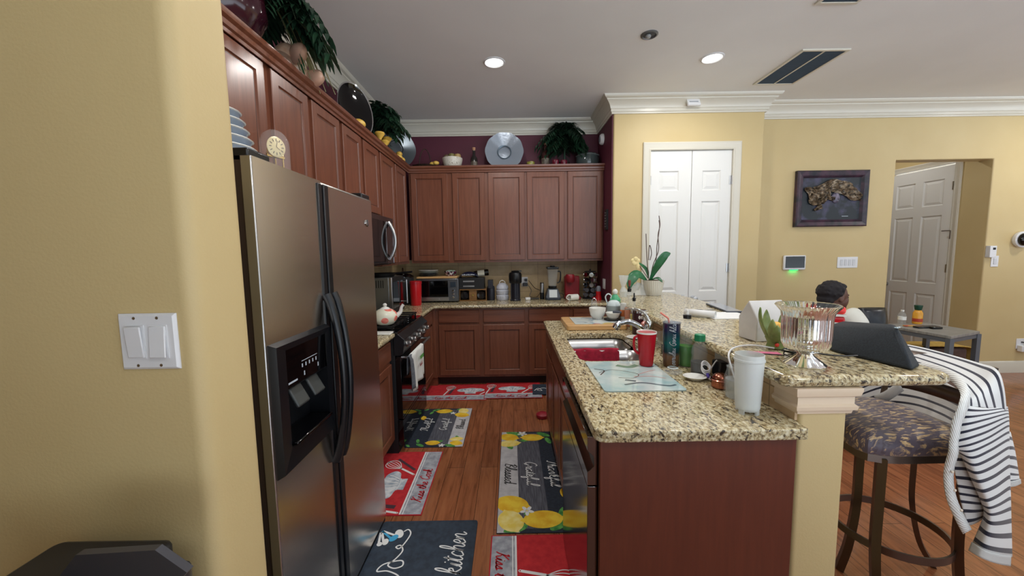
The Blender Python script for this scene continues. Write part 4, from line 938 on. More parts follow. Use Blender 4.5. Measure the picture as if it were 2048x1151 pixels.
# pod carousel
t = thing('pod_carousel', 'black rotating coffee pod carousel full of silver-rimmed pods', 'rack', (bx(1180, 4.52), 4.52, .9145))
MB().lathe([(.09, 0), (.09, .012), (.012, .016), (.012, .31), (.07, .315), (.07, .325), (.01, .33), (.01, .35), (0, .352)], seg=24).build('stand', BLACKM, t)
pm = [mat('pod_dark', (40, 36, 40), .3), mat('pod_red', (170, 40, 44), .3), mat('pod_grey', (120, 124, 132), .3)]
for r_ in range(5):
    for a_ in range(7):
        an = a_*2*PI/7-PI/2+(r_ % 2)*.2; po = MB()
        po.lathe([(.017, .03), (.023, 0), (.026, -.001), (.026, -.004), (.019, -.004)], (0, 0, 0), 14, 0, axis='y').lathe([(.019, -.004), (0, -.0035)], seg=14, mi=1, axis='y', flat='open')
        po.xf(0, Matrix.Rotation(an+PI/2, 4, 'Z') @ Matrix.Translation((0, -.075, .045+r_*.06)))
        po.build('coffee_pod', [CHROME if r_ > 1 else mat('pod_rim', (90, 92, 98), .3), pm[(a_+r_) % 3]], t)
t = stand('pepper_mill', [(.040, 0), (.036, .02), (.028, .06), (.030, .10)], REDP, 1197, 'red grinder with grey top beside the pod carousel', 'mill', y=4.36, extra=[('top', [(.024, .10), (.026, .14), (.018, .16), (0, .165)], mat('grey_top', (130, 138, 150), .3))])
MB().ell((-.045, 0, .02), (.03, .02, .02)).build('base_foot', REDM, t)

# burgundy side wall things (rz=-90 faces -x)
t = thing('light_switch', 'white switch plate on the burgundy side wall above the counter', 'switch', (XR, 4.36, 1.10), -PI/2); MB().box(-.055, .055, -.006, 0, -.058, .058).build('plate', WHITEP, t, bevel=.003); MB().box(-.035, -.005, -.010, -.006, -.033, .033).build('rocker', WHITEP, t); MB().box(.005, .035, -.010, -.006, -.033, .033).build('rocker', WHITEP, t)
t = thing('wall_sign', 'small black word sign with silver letters on the burgundy wall', 'sign', (XR, 4.25, 1.82), -PI/2); MB().box(-.045, .045, -.02, 0, -.11, .11).build('board', BLACKM, t)
lt = MB()
for k in range(6):
    z_ = .08-k*.030; lt.box(-.03, .03, -.0215, -.020, z_-.008, z_-.003); lt.box(-.03, -.024, -.0215, -.020, z_-.008, z_+.008)
    if k % 2: lt.box(.024, .03, -.0215, -.020, z_-.008, z_+.008)
lt.build('letters', mat('sign_silver', (150, 152, 158), .4), t, smooth=False)
t = thing('smoke_detector', 'round white detector high on the burgundy side wall', 'detector', (XR, 4.47, 2.745), -PI/2); MB().lathe([(.062, 0), (.062, -.02), (.05, -.036), (.02, -.040), (0, -.040)], seg=28, axis='y').build('body', WHITEP, t); MB().lathe([(.03, -.038), (.034, -.042), (.03, -.044), (0, -.044)], seg=20, axis='y').build('vent_ring', mat('grey_top', (130, 138, 150)), t)

# ---------------------------------------------------------------- on top of the wall cabinets (cabinet tops at UT)
ZT = UT+.001
def topx(u, y=4.56): return at(u, 320, y=y).x
# back run
t = thing('fruit_basket', 'dark wicker basket with tall handle and yellow fruit on the cabinets', 'basket', (topx(850), 4.56, ZT))
WK = noisy('dark_wicker', (38, 26, 20), (66, 46, 32), 60, .7, bump=.6, bscale=90)
MB().lathe([(.07, 0), (.12, .05), (.15, .07), (.143, .072), (.11, .05), (0, .02)], seg=30, fn=lambda t_, z: 1+.06*math.cos(10*t_)).build('bowl', WK, t)
MB().tube([(.07*math.cos(a), 0, .05+.22*math.sin(a)) for a in [PI*i/14 for i in range(15)]], .006, 6).build('handle', WK, t)
LF = noisy('wax_yellow', (206, 160, 60), (226, 188, 90), 20, .45)
for k, (dx, dz) in enumerate(((.10, .075), (.145, .08))): MB().ell((0, 0, 0), (.036, .024, .022)).build('lemon', LF, loc=(topx(850)+dx, 4.50-.02*k, ZT+dz+.012), rz=.5*k, label=['yellow lemon at the inner right rim of the wicker basket', 'yellow lemon at the outer right rim of the wicker basket'][k], cat='lemon', group='lemons in the wicker basket')
t = thing('speckled_bowl', 'speckled cream ceramic bowl heaped with apples on the cabinets', 'bowl', (topx(905), 4.55, ZT)); SPK = noisy('speckled_cream', (150, 140, 120), (216, 210, 196), 90, .3, lo=.36, hi=.42)
MB().lathe([(.06, 0), (.065, .015), (.10, .06), (.118, .14), (.118, .155), (.11, .155), (.09, .06), (0, .03)], seg=32).build('bowl', SPK, t)
for k, (dx, dy, dz) in enumerate(((-.062, 0, .165), (-.005, -.02, .175), (.062, 0, .175))):
    a_ = thing('apple', ['dull brown apple at the left of the speckled bowl', 'green-brown apple in the middle of the speckled bowl', 'golden apple at the right of the speckled bowl'][k], 'apple', (topx(905)+dx, 4.55+dy, ZT+dz-.035), 0, 'apples in the speckled bowl')
    MB().lathe([(0, .008), (.015, 0), (.034, .012), (.040, .038), (.032, .062), (.012, .068), (0, .058)], seg=20).build('fruit', [mat('apple_a', (104, 86, 60), .4), mat('apple_b', (120, 112, 66), .4), mat('apple_c', (176, 146, 92), .4)][k], a_)
    MB().tube([(0, 0, .058), (.004, 0, .078)], .002, 5).build('stem', BRONZE, a_)
def corked(u, lab, h, r, dark):
    t = thing('corked_bottle', lab, 'bottle', (topx(u), 4.57, ZT)); MB().lathe([(r, 0), (r, h*.5), (r*.9, h*.58), (r*.42, h*.68), (r*.42, h*.88)], seg=20).build('glass', mat('dark_red_glass' if dark else 'dark_olive_glass', (56, 26, 24) if dark else (38, 34, 32), .1), t)
    MB().lathe([(r*.4, h*.86), (r*.52, h), (0, h+.002)], seg=14).build('cork', mat('cork', (176, 128, 96), .7), t)
    MB().lathe([(r*1.005, h*.1), (r*1.005, h*.42)], seg=20, flat='open').build('contents_band', noisy('dried_herbs', (70, 60, 50), (120, 110, 96), 40, .5), t)
corked(948, 'slim corked bottle between speckled bowl and big platter', .28, .040, False); corked(1091, 'corked bottle of dried peppers right of the big platter', .34, .046, True)
def platter(u, v, ry, rz_, y, lab, m, rot=0, tilt=-.15, fn=None, loc=None, rzz=0):
    p = loc or at(u, v, y=y)
    t = thing('platter', lab, 'platter', (p[0], p[1], ZT), rzz)
    mk = MB().lathe([(0, .0), (ry*.34, .002), (ry*.38, -.012), (ry*.92, -.045), (ry, -.050), (ry, -.044), (ry*.9, -.036), (ry*.4, .0), (0, .010)], seg=64, axis='y', fn=fn)
    mk.xf(0, Matrix.Translation((0, .02, ry-.004)) @ Matrix.Rotation(tilt, 4, 'X')); return t, mk
SILV = NT('silver_glass'); SILV.p(Base_Color=rgb((150, 160, 172)), Roughness=.22, Metallic=.35, Coat_Weight=.6); SILV.bump(SILV.noise(SILV.coord('Object'), 40, 2), .3, .003); SILV = SILV.m
t, mk = platter(1009, 328, .222, 0, 4.55, 'big round silvery glass platter with scalloped rim stood on edge', SILV, fn=lambda a, z: 1+.012*math.cos(10*a+.4))
mk.build('dish', SILV, t); MB().lathe([(.078, -.004), (.082, -.010), (.078, -.014), (.07, -.010)], seg=40, axis='y', flat='open').xf(0, Matrix.Translation((0, .010, .218)) @ Matrix.Rotation(-.15, 4, 'X')).build('centre_ring', mat('blue_grey_ring', (96, 112, 124), .3, .4), t)
t = stand('candle_cup', [(.03, 0), (.028, .02), (.045, .06), (.048, .10), (.04, .10), (.03, .05), (0, .04)], noisy('yellow_green_glass', (120, 116, 40), (176, 170, 90), 30, .25), 1064, 'small yellow-green glass cup right of the big platter', 'cup', y=4.55, z=ZT)
t = stand('red_goblet', [(.03, 0), (.008, .01), (.008, .03), (.035, .05), (.042, .08), (.036, .10)], mat('ruby_glass', (92, 14, 34), .08), 1112, 'small ruby goblet in front of the trailing dark plant', 'goblet', y=4.46, z=ZT)
t = stand('red_goblet', [(.03, 0), (.008, .01), (.008, .03), (.035, .05), (.042, .08), (.036, .10)], mat('ruby_glass', (92, 14, 34), .08), 1128, 'small ruby goblet right of its twin on the cabinets', 'goblet', y=4.48, z=ZT)
t = thing('cake_dome', 'patterned glass container on a pale cake stand at the right end of the cabinets', 'container', (topx(1175, 4.56), 4.56, ZT))
MB().lathe([(.08, 0), (.09, .01), (.155, .03), (.158, .045), (.14, .05), (0, .05)], seg=40).build('stand', mat('pale_ceramic', (164, 158, 148), .3), t)
MB().lathe([(.125, .05), (.13, .06), (.13, .16), (.12, .175), (.10, .185), (0, .19)], seg=40, fn=lambda a, z: 1+.02*math.cos(20*a)).build('container', mat('smoky_glass', (66, 76, 76), .12), t)
MB().lathe([(.125, .150), (.137, .158), (.130, .166)], seg=60, fn=lambda a, z: 1+.03*math.cos(12*a)).build('rim', mat('grey_rim', (120, 128, 128), .25), t)
def plant(name, lab, loc, pot, fronds, length, wd, lean=(0, 0), mi=LEAF, seed=1, up=.7, per=9, dr=.9, pots=True, rise=0, cx=None, cyy=None):
    rnd = random.Random(seed); t = thing(name, lab, 'plant', loc)
    if pots: MB().lathe([(pot*.7, 0), (pot, pot*1.5), (pot*.92, pot*1.5), (pot*.6, .01), (0, .01)], seg=22).build('pot', mat('dark_pot', (40, 26, 22), .4), t)
    mb = MB(); st = MB(); b0 = Vector((0, 0, pot*1.5+rise if pots else 0))
    for k in range(fronds):
        an = rnd.uniform(0, 2*PI); el = rnd.uniform(-.2, 1)*up; b0 = Vector((rnd.uniform(-.05, .05)+lean[0]*.3, rnd.uniform(-.03, .03), (pot*1.5 if pots else 0)+rise*rnd.uniform(.35, 1)))
        d = Vector((math.cos(an)*(1-.5*el)+lean[0], math.sin(an)*(1-.5*el)*.55+lean[1], el+.25)).normalized(); L = length*rnd.uniform(.6, 1)
        pts = [b0+d*L*s_-Vector((0, 0, 1))*dr*L*s_*s_ for s_ in [i/per for i in range(per+1)]]
        st.tube(pts, .002, 4)
        for i in range(1, per+1):
            tg = (pts[i]-pts[i-1]).normalized(); sd = tg.cross(Vector((0, 0, 1)));
            sd = sd.normalized() if sd.length > .1 else Vector((1, 0, 0))
            for sg in (-1, 1): mb.leaf(pts[i], tg*.6+sd*sg*.9+Vector((0, 0, rnd.uniform(-.2, .2))), wd*(1.2-.5*i/per), wd*.22, .5, n=3)
    [setattr(v, 'x', max(v.x, cx)) for v in mb.v+st.v] if cx is not None else None; [setattr(v, 'y', min(v.y, cyy)) for v in mb.v+st.v] if cyy is not None else None; mb.tube([(0, 0, 0), (0, 0, rise)], .012, 6) if rise else None; mb.build('foliage', mi, t, angle=80); st.build('stems', mat('stem_green', (30, 44, 26), .6), t); return t
plant('trailing_plant', 'dark feathery trailing plant against the crown above the back cabinets', (topx(1128, 4.62), 4.58, ZT), .065, 90, .30, .10, lean=(-.02, -.12), seed=4, up=1.0, dr=.75, rise=.40, cyy=.135)
# left run: x about -1.3, faces the room
def lft(u, v, x=-1.30): return at(u, v, x=x)
p = at(805, 329, x=-1.22)
t, mk = platter(0, 0, .21, 0, 0, 'dull pewter platter leaning at the corner above the left cabinets', SILV, loc=(-1.22, 4.24), rzz=math.radians(45), fn=lambda a, z: 1+.02*math.cos(5*a))
mk.build('dish', mat('pewter', (96, 104, 110), .28, .8), t)
for k, (x, y, z_) in enumerate(((-1.15, 4.02, .03), (-1.14, 4.13, .028), (-1.155, 4.075, .072))): MB().ell((0, 0, 0), (.045, .030, .028)).build('lemon', LF, loc=(x, y, ZT+.02+z_), rz=.4+k, label=['yellow lemon at the left before the pewter platter', 'yellow lemon at the right before the pewter platter', 'yellow lemon on top of the two before the pewter platter'][k], cat='lemon', group='lemons before the pewter platter')
plant('fern_plant', 'dark bushy artificial fern between the black plate and pewter platter', (-1.25, 3.62, ZT), .06, 80, .26, .10, lean=(.12, .05), seed=9, up=1.1, dr=.7, rise=.28, cx=-.21)
for k, (x, y, z_) in enumerate(((-1.13, 3.42, .05), (-1.13, 3.62, .065), (-1.135, 3.56, .02))):
    MB().lathe([(.012, 0), (.022, .02), (.045, .05), (.038, .062), (0, .05)], seg=16).build('silk_flower', LF, loc=(x, y, ZT+z_), label=['yellow bloom at the near foot of the dark fern', 'yellow bloom at the far foot of the dark fern', 'small pale bloom under the far yellow bloom of the fern'][k], cat='flower', group='yellow blooms at the fern')
t = thing('display_plate', 'large glossy black plate stood on edge above the left cabinets', 'plate', (-1.25, 3.20, ZT), math.radians(62))
mk = MB().lathe([(0, .0), (.10, .0), (.205, -.030), (.212, -.034), (.214, -.028), (.10, .010), (0, .012)], seg=56, axis='y'); mk.xf(0, Matrix.Translation((0, .02, .215)) @ Matrix.Rotation(-.12, 4, 'X') @ Matrix.Diagonal((.80, 1, 1.02, 1))).build('dish', BLACKG, t)
MB().lathe([(.206, -.033), (.215, -.036), (.217, -.028)], seg=56, axis='y', flat='open').xf(0, Matrix.Translation((0, .02, .215)) @ Matrix.Rotation(-.12, 4, 'X') @ Matrix.Diagonal((.80, 1, 1.02, 1))).build('rim', CHROME, t)
MB().ell((0, 0, 0), (.055, .032, .030)).build('squash', LF, loc=(-1.15, 3.03, ZT+.062), rz=1.2, label='yellow squash in front of the glossy black plate', cat='squash')
BKM = mat('glossy_red_cover', (150, 26, 36), .2)
t = thing('decor_box', 'glossy red box lying between the shells and the black plate', 'box', (-1.24, 2.50, ZT)); MB().box(-.08, .08, -.17, .17, 0, .06).build('box', BKM, t, bevel=.004)
SHELL = noisy('shell', (196, 150, 120), (226, 208, 184), 12, .3)
def conch(loc, rz, s_, lab):
    t = thing('seashell', lab, 'seashell', loc, rz); mb = MB()
    pts = []; rs = []
    for i in range(40): a = i*.42; k = (1-i/40); pts.append((.12*s_*(1-k)*1.3, .05*s_*k*math.cos(a), .05*s_+.05*s_*k*math.sin(a))); rs.append(.052*s_*k+.003)
    mb.tube(pts, rs, 12).build('shell', SHELL, t); MB().ell((-.05*s_, -.02*s_, .075*s_), (.10*s_, .045*s_, .05*s_)).build('lip', mat('shell_lip', (222, 180, 156), .25), t)
conch((-1.20, 2.22, ZT+.085), 2.3, .95, 'large pale seashell leaning upward on top of the other shell'); conch((-1.17, 2.30, ZT), 2.6, .9, 'ribbed orange seashell at the edge of the left cabinets')
t = thing('vase', 'big dark burgundy vase filling the top left corner above the cabinets', 'vase', (-1.285, 1.80, ZT))
MB().lathe([(.07, 0), (.14, .05), (.185, .14), (.175, .25), (.10, .36), (.065, .38), (.085, .42), (.078, .42), (.055, .37), (0, .36)], seg=40).build('vase', noisy('burgundy_glaze', (40, 14, 24), (58, 20, 32), 4, .12), t)
t = plant('trailing_arrangement', 'green foliage arrangement with striped ribbon leaves spilling over the left cabinets', (-1.26, 2.07, ZT+.34), .05, 40, .27, .11, lean=(.22, .12), seed=12, up=.7, dr=1.15, pots=False, cx=-.20)
bl = MB(); rnd = random.Random(5)
for k in range(16):
    d = Vector((.40+rnd.uniform(-.1, .25), .45+rnd.uniform(-.2, .3), .4)); L = rnd.uniform(.30, .40)
    pts = [Vector((0, 0, .02))+d*L*s_-Vector((0, 0, 1))*1.35*L*s_*s_ for s_ in [i/9 for i in range(10)]]
    bl.tube(pts, [.008]*9+[.001], 4, mi=k % 3 // 2, ry=.002)
bl.build('ribbon_leaves', [mat('pale_leaf_edge', (168, 170, 126), .5), LEAFO], t)
MB().lathe([(.04, -.34), (.045, -.2), (.055, -.02), (.05, 0), (0, -.01)], (-.09, -.02, 0), seg=20).build('holder', BURG, t)
bl = MB()
for k in range(16):
    an = k*2.4; bl.leaf((0, 0, .03), (math.cos(an)*.6+.3, math.sin(an)*.5+.3, .3-.1*(k % 3)), .17, .08, .7, n=4)
bl.build('broad_leaves', noisy('mid_green_leaf', (34, 70, 44), (60, 104, 66), 14, .4), t, angle=80)

# ---------------------------------------------------------------- on top of the refrigerator
FZ = 1.7365
BLUEB = noisy('slate_bowl', (120, 134, 150), (146, 158, 172), 8, .2)
for k in range(6):
    r_ = .115-.009*k
    mb = MB().lathe([(r_*.5, 0), (r_*.8, .012), (r_, .045), (r_, .050)], seg=36).lathe([(r_, .0455), (r_+.004, .048), (r_, .0515), (r_-.004, .048), (r_*.78, .018), (0, .01)], seg=36, mi=1)
    mb.build('bowl', [BLUEB, WHITEC], loc=(-.925, 1.235, FZ+.003+k*.0285), label='blue-grey bowl with pale rim, %s of the stack on the refrigerator' % ['lowest', 'second from bottom', 'third from bottom', 'third from top', 'second from top', 'topmost'][k], cat='bowl', group='blue-grey bowls stacked on the refrigerator')
t = thing('anniversary_clock', 'gold anniversary clock under a glass dome on the refrigerator', 'clock', (-.90, 1.50, FZ), 1.0)
t.scale = (.70, .70, .80)
MB().lathe([(.085, 0), (.088, .012), (.078, .02), (.0, .02)], seg=40).build('base', GOLD, t)
dm = MB(); dm.lathe([(.072, .02), (.072, .20)]+[(.072*math.cos(a), .20+.072*math.sin(a)) for a in [PI/2*i/8 for i in range(1, 9)]], seg=40, flat='open').build('dome', thin('dome_glass', (235, 235, 235), .13, .02), t)
for sx in (-.04, .04): MB().cyl((sx, 0, .02), .0045, .13, 10).lathe([(.007, .15), (.009, .155), (.003, .165), (.003, .178), (0, .18)], (sx, 0, 0), 10).build('pillar', GOLD, t)
MB().box(-.045, .045, -.01, .01, .142, .150).build('bridge', GOLD, t); 
dc = MB().lathe([(0, .002), (.046, .002), (.048, -.004), (.042, -.007), (0, -.006)], (0, -.012, .19), 36, axis='y').build('dial', mat('dial_ivory', (222, 206, 160), .35, .3), t)
nm = MB()
for k in range(12):
    mk = nm.mark(); nm.box(-.0018, .0018, -.001, 0, .026, .038); nm.xf(mk, Matrix.Translation((0, -.0195, .19)) @ Matrix.Rotation(k*PI/6, 4, 'Y'))
for an, ln in ((.2, .030), (2.2, .020)): mk = nm.mark(); nm.box(-.001, .001, -.002, -.001, 0, ln); nm.xf(mk, Matrix.Translation((0, -.0195, .19)) @ Matrix.Rotation(an, 4, 'Y'))
nm.build('numerals_and_hands', BRONZE, dc, smooth=False)
MB().cyl((0, 0, .03), .003, .11, 8).lathe([(.0, .028), (.03, .03), (.034, .04), (.03, .05), (0, .052)], seg=20).build('pendulum', GOLD, t)
t = thing('serving_tray', 'gold-rimmed dark tray lying flat on the refrigerator', 'tray', (-.945, 1.73, FZ)); MB().lathe([(.10, 0), (.15, .018), (.14, .018), (.09, .006), (0, .006)], seg=44).build('tray', mat('dark_tray', (40, 34, 30), .3), t); MB().lathe([(.148, .016), (.153, .019), (.148, .022), (.143, .019)], seg=44, flat='open').build('rim', GOLD, t)
# ---------------------------------------------------------------- on the island
IZ = .9145
p = at(1135, 660, z=.95)
t = thing('chopping_board', 'thick maple chopping board at the far end of the island', 'board', (.392, 2.66, IZ))
MB().prism(roundrect(0, .43, 0, .37, .02, 4), 0, .036).build('board', BOARD, t, bevel=.004)
def leafprint(name, base, c1, c2, c3):
    n = NT(name); v = n.coord('Object', (1, 1, 1)); a = n.noise(v, 7, 3, .5, dist=1.2); b = n.noise(v, 11, 2, .5, dist=.8)
    c = n.ramp(a, [(.36, c1), (.44, base), (.56, base), (.64, c2)]); c = n.mix(n.ramp(b, [(.60, (0, 0, 0)), (.66, (200, 200, 200))]), c, rgb(c3))
    n.p(Base_Color=c, Roughness=.08); return n.m
MB().box(0, .33, 0, .28, 0, .004).build('placemat', leafprint('floral_tile', (206, 214, 212), (150, 170, 180), (216, 196, 130), (196, 120, 110)), loc=(.455, 2.70, IZ+.0366), label='floral printed glass sheet on the maple board', cat='mat', bevel=.001)
BT = IZ+.0412
t = thing('serving_bowl', 'rounded white bowl standing on the far maple board', 'bowl', (.66, 2.90, BT))
MB().lathe([(.034, 0), (.036, .008), (.054, .03), (.062, .065), (.064, .085), (.060, .085), (.05, .03), (0, .014)], seg=32).build('bowl', WHITEC, t)
t = thing('dip_bowl', 'small white bowl on a dark saucer at the right of the maple board', 'bowl', (.765, 2.84, BT))
MB().lathe([(.03, .008), (.032, .012), (.052, .045), (.056, .056), (.051, .056), (.04, .02), (0, .016)], seg=32).build('bowl', WHITEC, t); MB().lathe([(.055, 0), (.068, .006), (.06, .007), (0, .007)], seg=32).build('saucer', BLACKP, t)
MB().tube([(.0, 0, .06), (.03, -.02, .062), (.055, -.03, .058)], .010, 8).build('brush', mat('grey_brush', (70, 76, 90), .5), t)
def jar(name, lab, x, y, z, r, h, m, lid=None, lidh=.03, cat='jar', group=None):
    t = thing(name, lab, cat, (x, y, z)); MB().lathe([(r*.9, 0), (r, .006), (r, h*.82), (r*.85, h*.9), (r*.85, h)], seg=28).build('body', m, t)
    if lid: MB().lathe([(r*.9, h-.004), (r*.9, h+lidh-.003), (r*.8, h+lidh), (0, h+lidh)], seg=28).build('lid', lid, t)
    return t
t = jar('clamp_jar', 'little clear clamp jar behind the rounded white bowl', .655, 2.995, BT+.0-.0, .028, .11, THING, THING, .012)
MB().tube([(.016*math.cos(a), 0, .125+.022*math.sin(a)) for a in [PI*i/8 for i in range(9)]], .003, 6).build('bail', CHROME, t)
t = thing('sugar_jar', 'clear and white ribbed jug with curled handle behind the dip bowl', 'jug', (.80, 2.955, BT)); WG = mat('milky_glass', (206, 220, 222), .12)
MB().lathe([(.046, 0), (.054, .01), (.056, .05), (.054, .10), (.04, .125), (.022, .135)], seg=28).build('body', WG, t); MB().lathe([(.0565, .055), (.0575, .095)], seg=28, flat='open').build('grey_band', mat('grey_band', (150, 160, 160), .3), t)
MB().tube(crs([(-.05, 0, .11), (-.065, 0, .16), (-.045, 0, .185), (-.02, 0, .17), (-.025, 0, .15)], 5), .005, 8).build('handle', WG, t)
t = thing('figurine', 'pale green figure bottle with white round head at the far island end', 'figurine', (.835, 3.045, IZ)); MINT = mat('mint_green', (84, 176, 130), .35)
MB().lathe([(.03, 0), (.034, .05), (.03, .12), (.022, .15), (.034, .165), (.03, .19), (.018, .21)], seg=24).build('body', MINT, t); MB().ell((0, 0, .232), (.022, .022, .024)).build('head', WHITEC, t); MB().ell((-.03, -.008, .17), (.016, .01, .012)).ell((.03, -.008, .165), (.012, .01, .022)).build('arms', MINT, t)
t = thing('salt_box', 'white and orange cardboard salt canister beside the oil bottles', 'canister', (.845, 2.85, BT-.0)); MB().lathe([(.022, 0), (.022, .125), (0, .126)], seg=24).build('body', mat('salt_white', (216, 220, 216), .5), t); MB().lathe([(.0225, .025), (.0225, .075)], seg=24, flat='open').build('orange_band', mat('orange_print', (206, 120, 66), .5), t)
# oil bottles
def pourer(x, y, h, r, liquid, lab, z=IZ, top=.03):
    t = thing('oil_bottle', lab, 'bottle', (x, y, z)); pr = bottle(r, h, .36, .36)
    MB().lathe(pr[:-1], seg=24, flat=True).build('glass', THING, t)
    MB().lathe([(r*.9, .004), (r*.93, h*.52), (0, h*.52)], seg=24).build('oil', liquid, t)
    MB().lathe([(r*.4, h-.01), (r*.44, h+.012), (r*.2, h+.016), (r*.16, h+.016+top), (0, h+.018+top)], seg=14).build('pour_spout', BLACKP, t); return t
OIL = mat('golden_oil', (190, 170, 60), .1); OIL2 = mat('herb_oil', (196, 110, 60), .15)
pourer(.855, 2.63, .22, .028, OIL, 'slim oil bottle with black pourer behind the faucet')
t = pourer(.868, 2.78, .27, .034, OIL2, 'tall infused oil bottle with red peppers and a cork-red stopper'); 
MB().lathe([(.007, .30), (.011, .325), (.009, .345), (0, .346)], seg=12).build('stopper', mat('stopper_red', (130, 60, 50), .5), t)
# dark canister with steel lid
t = thing('coffee_can', 'dark maroon canister with pale script and a steel rim near the faucet', 'canister', (.858, 2.52, IZ)); MB().lathe([(.046, 0), (.048, .004), (.048, .150)], seg=32).build('body', mat('maroon_print', (58, 22, 34), .25), t)
MB().lathe([(.050, .148), (.050, .162), (.044, .164), (.042, .158), (0, .158)], seg=32).build('lid', CHROME, t)
def wraptext(text, size, r, z0, ang0, m, parent, vertical=True, nm='lettering', asp=1):
    mb = MB(); script(mb, text, 0, 0, size, 0, 0, wd=size*.16)
    for i, v in enumerate(mb.v):
        a, b_ = v.x, v.y*asp
        if vertical: an = ang0+(b_)/r*-1; z = z0+a
        else: an = ang0+a/r; z = z0+b_
        mb.v[i] = Vector((r*math.cos(an), r*math.sin(an), z))
    return mb.build(nm, m, parent, smooth=False)
wraptext('thank', .020, .0487, .02, -PI/2+.7, mat('pale_print', (210, 220, 226)), t)
for k in range(3): MB().ell((.015*k-.015, -.0475+.002*abs(k-1), .12), (.009, .002, .012)).build('printed_drop', WHITEC, t)
# faucet
t = thing('faucet', 'chrome single-lever kitchen faucet behind the sink', 'faucet', (.835, 2.28, IZ))
MB().lathe([(.035, 0), (.034, .008), (.027, .015), (.026, .07), (.030, .10), (.024, .125), (.010, .138), (0, .14)], seg=28).build('body', CHROME, t)
MB().tube(crs([(-.01, 0, .05), (-.06, .0, .10), (-.12, .005, .128), (-.175, .01, .12), (-.205, .012, .085)], 6), [.017]*20+[.020, .022, .022, .021, .020], 14).build('spout', CHROME, t)
MB().tube(crs([(.0, 0, .13), (-.02, .02, .175), (-.07, .05, .20), (-.125, .075, .195)], 6), [.010-.0003*i for i in range(18)]+[.004], 10).build('lever', CHROME, t)
t = thing('soap_dispenser', 'pink hand soap pump bottle by the bar tiles', 'bottle', (.870, 2.44, IZ)); PK = mat('pink_soap', (220, 140, 130), .2)
MB().lathe([(.026, 0), (.028, .008), (.028, .09), (.012, .105)], seg=24).build('body', PK, t); MB().lathe([(.013, .10), (.013, .125), (.006, .128), (.006, .145), (.016, .148), (.016, .158), (0, .158)], seg=16).build('pump', WHITEC, t); MB().tube([(0, 0, .153), (-.03, -.01, .150)], .005, 8).build('nozzle', WHITEC, t)
t = thing('glass_jar', 'small embossed clear glass jar right of the faucet base', 'jar', (.868, 2.185, IZ)); MB().lathe([(.03, 0), (.034, .006), (.036, .05), (.026, .07), (.026, .085)], seg=24).build('body', THING, t); MB().ell((-.03, -.016, .045), (.008, .006, .012)).build('emblem', mat('pale_plate', (206, 214, 214)), t)
t = thing('saucer', 'white oval spoon saucer with a blue mark behind the faucet spout', 'saucer', (.79, 2.40, IZ)); MB().lathe([(.03, 0), (.055, .008), (.052, .010), (.028, .005), (0, .005)], seg=36).build('dish', WHITEC, t); MB().lathe([(0, .0055), (.012, .0056)], seg=14, flat='open').build('blue_mark', mat('blue_mark', (110, 130, 170), .4), t)
# red towel over the divider
rows = [[(x, y+.003*math.sin(x*60), z+.003*math.sin(x*45)) for x in [.362+.0262*i for i in range(12)]] for y, z in ((2.300, .76), (2.298, .83), (2.292, .872), (2.280, .880), (2.268, .873), (2.262, .84), (2.256, .78), (2.250, .73))]
MB().grid(surf(rows, 4, 4)).build('dish_cloth', noisy('crimson_cloth', (136, 12, 40), (164, 22, 52), 30, .9, bump=.3), label='crimson dish cloth draped over the sink divider', cat='cloth', solid=.004)
t = thing('dish_brush', 'dish brush with orange and mint bristles standing in the far sink bowl', 'brush', (.70, 2.36, .712)); MB().tube([(0, 0, 0), (-.01, .04, .13)], [.012, .005], 8).build('orange_tip', mat('orange_print', (206, 120, 66)), t); MB().tube([(.03, 0, 0), (.02, .03, .13)], [.014, .008], 8).build('mint_tip', mat('mint_pale', (170, 226, 204), .4), t)
# glass cutting mat + red cup
t = thing('glass_cutting_board', 'pale blue glass cutting board with leafless branch print near the sink', 'board', (.365, 1.465, IZ))
MB().prism(roundrect(0, .33, 0, .41, .012, 4), 0, .005).build('board', noisy('aqua_marble', (150, 182, 186), (206, 214, 210), 7, .06, detail=5), t)
br = MB()
for pts, w_, mi in (([(.03, .23), (.09, .27), (.15, .25), (.20, .20), (.16, .15), (.10, .16)], .004, 0), ([(.02, .29), (.06, .26), (.03, .20)], .006, 0), ([(.20, .20), (.26, .24), (.30, .26)], .004, 1), ([(.17, .17), (.25, .17), (.30, .14)], .005, 1), ([(.12, .13), (.16, .11)], .018, 2), ([(.10, .07), (.18, .09), (.27, .05), (.31, .06)], .012, 2), ([(.14, .34), (.19, .31), (.24, .34)], .03, 3), ([(.26, .33), (.29, .31), (.31, .33)], .025, 2)):
    br.ribbon(crs([(x, y, 0) for x, y in pts], 6), w_, .0055+mi*.0001, mi)
br.build('branch_print', [mat('print_umber', (92, 76, 72), .2), mat('print_coral', (206, 150, 140), .2), mat('print_slate', (88, 104, 112), .2), mat('print_green', (96, 130, 110), .2)], t, smooth=False, extra='nofix')
t = thing('red_cup', 'tall red cup with white inside standing on the glass cutting board', 'cup', (.648, 1.80, IZ+.0062))
MB().lathe([(.030, 0), (.032, .006), (.036, .05), (.046, .160)], seg=36).build('body', mat('cup_red', (178, 22, 38), .15), t)
MB().lathe([(.0465, .158), (.0475, .162), (.0465, .166), (.044, .165), (.034, .05), (.030, .01), (0, .008)], seg=36, flat='open').build('white_inside', WHITEC, t)
MB().tube(crs([(-.044, 0, .145), (-.060, 0, .13), (-.058, 0, .08), (-.038, 0, .055)], 5), .006, 8).build('handle', mat('cup_red', (178, 22, 38)), t)
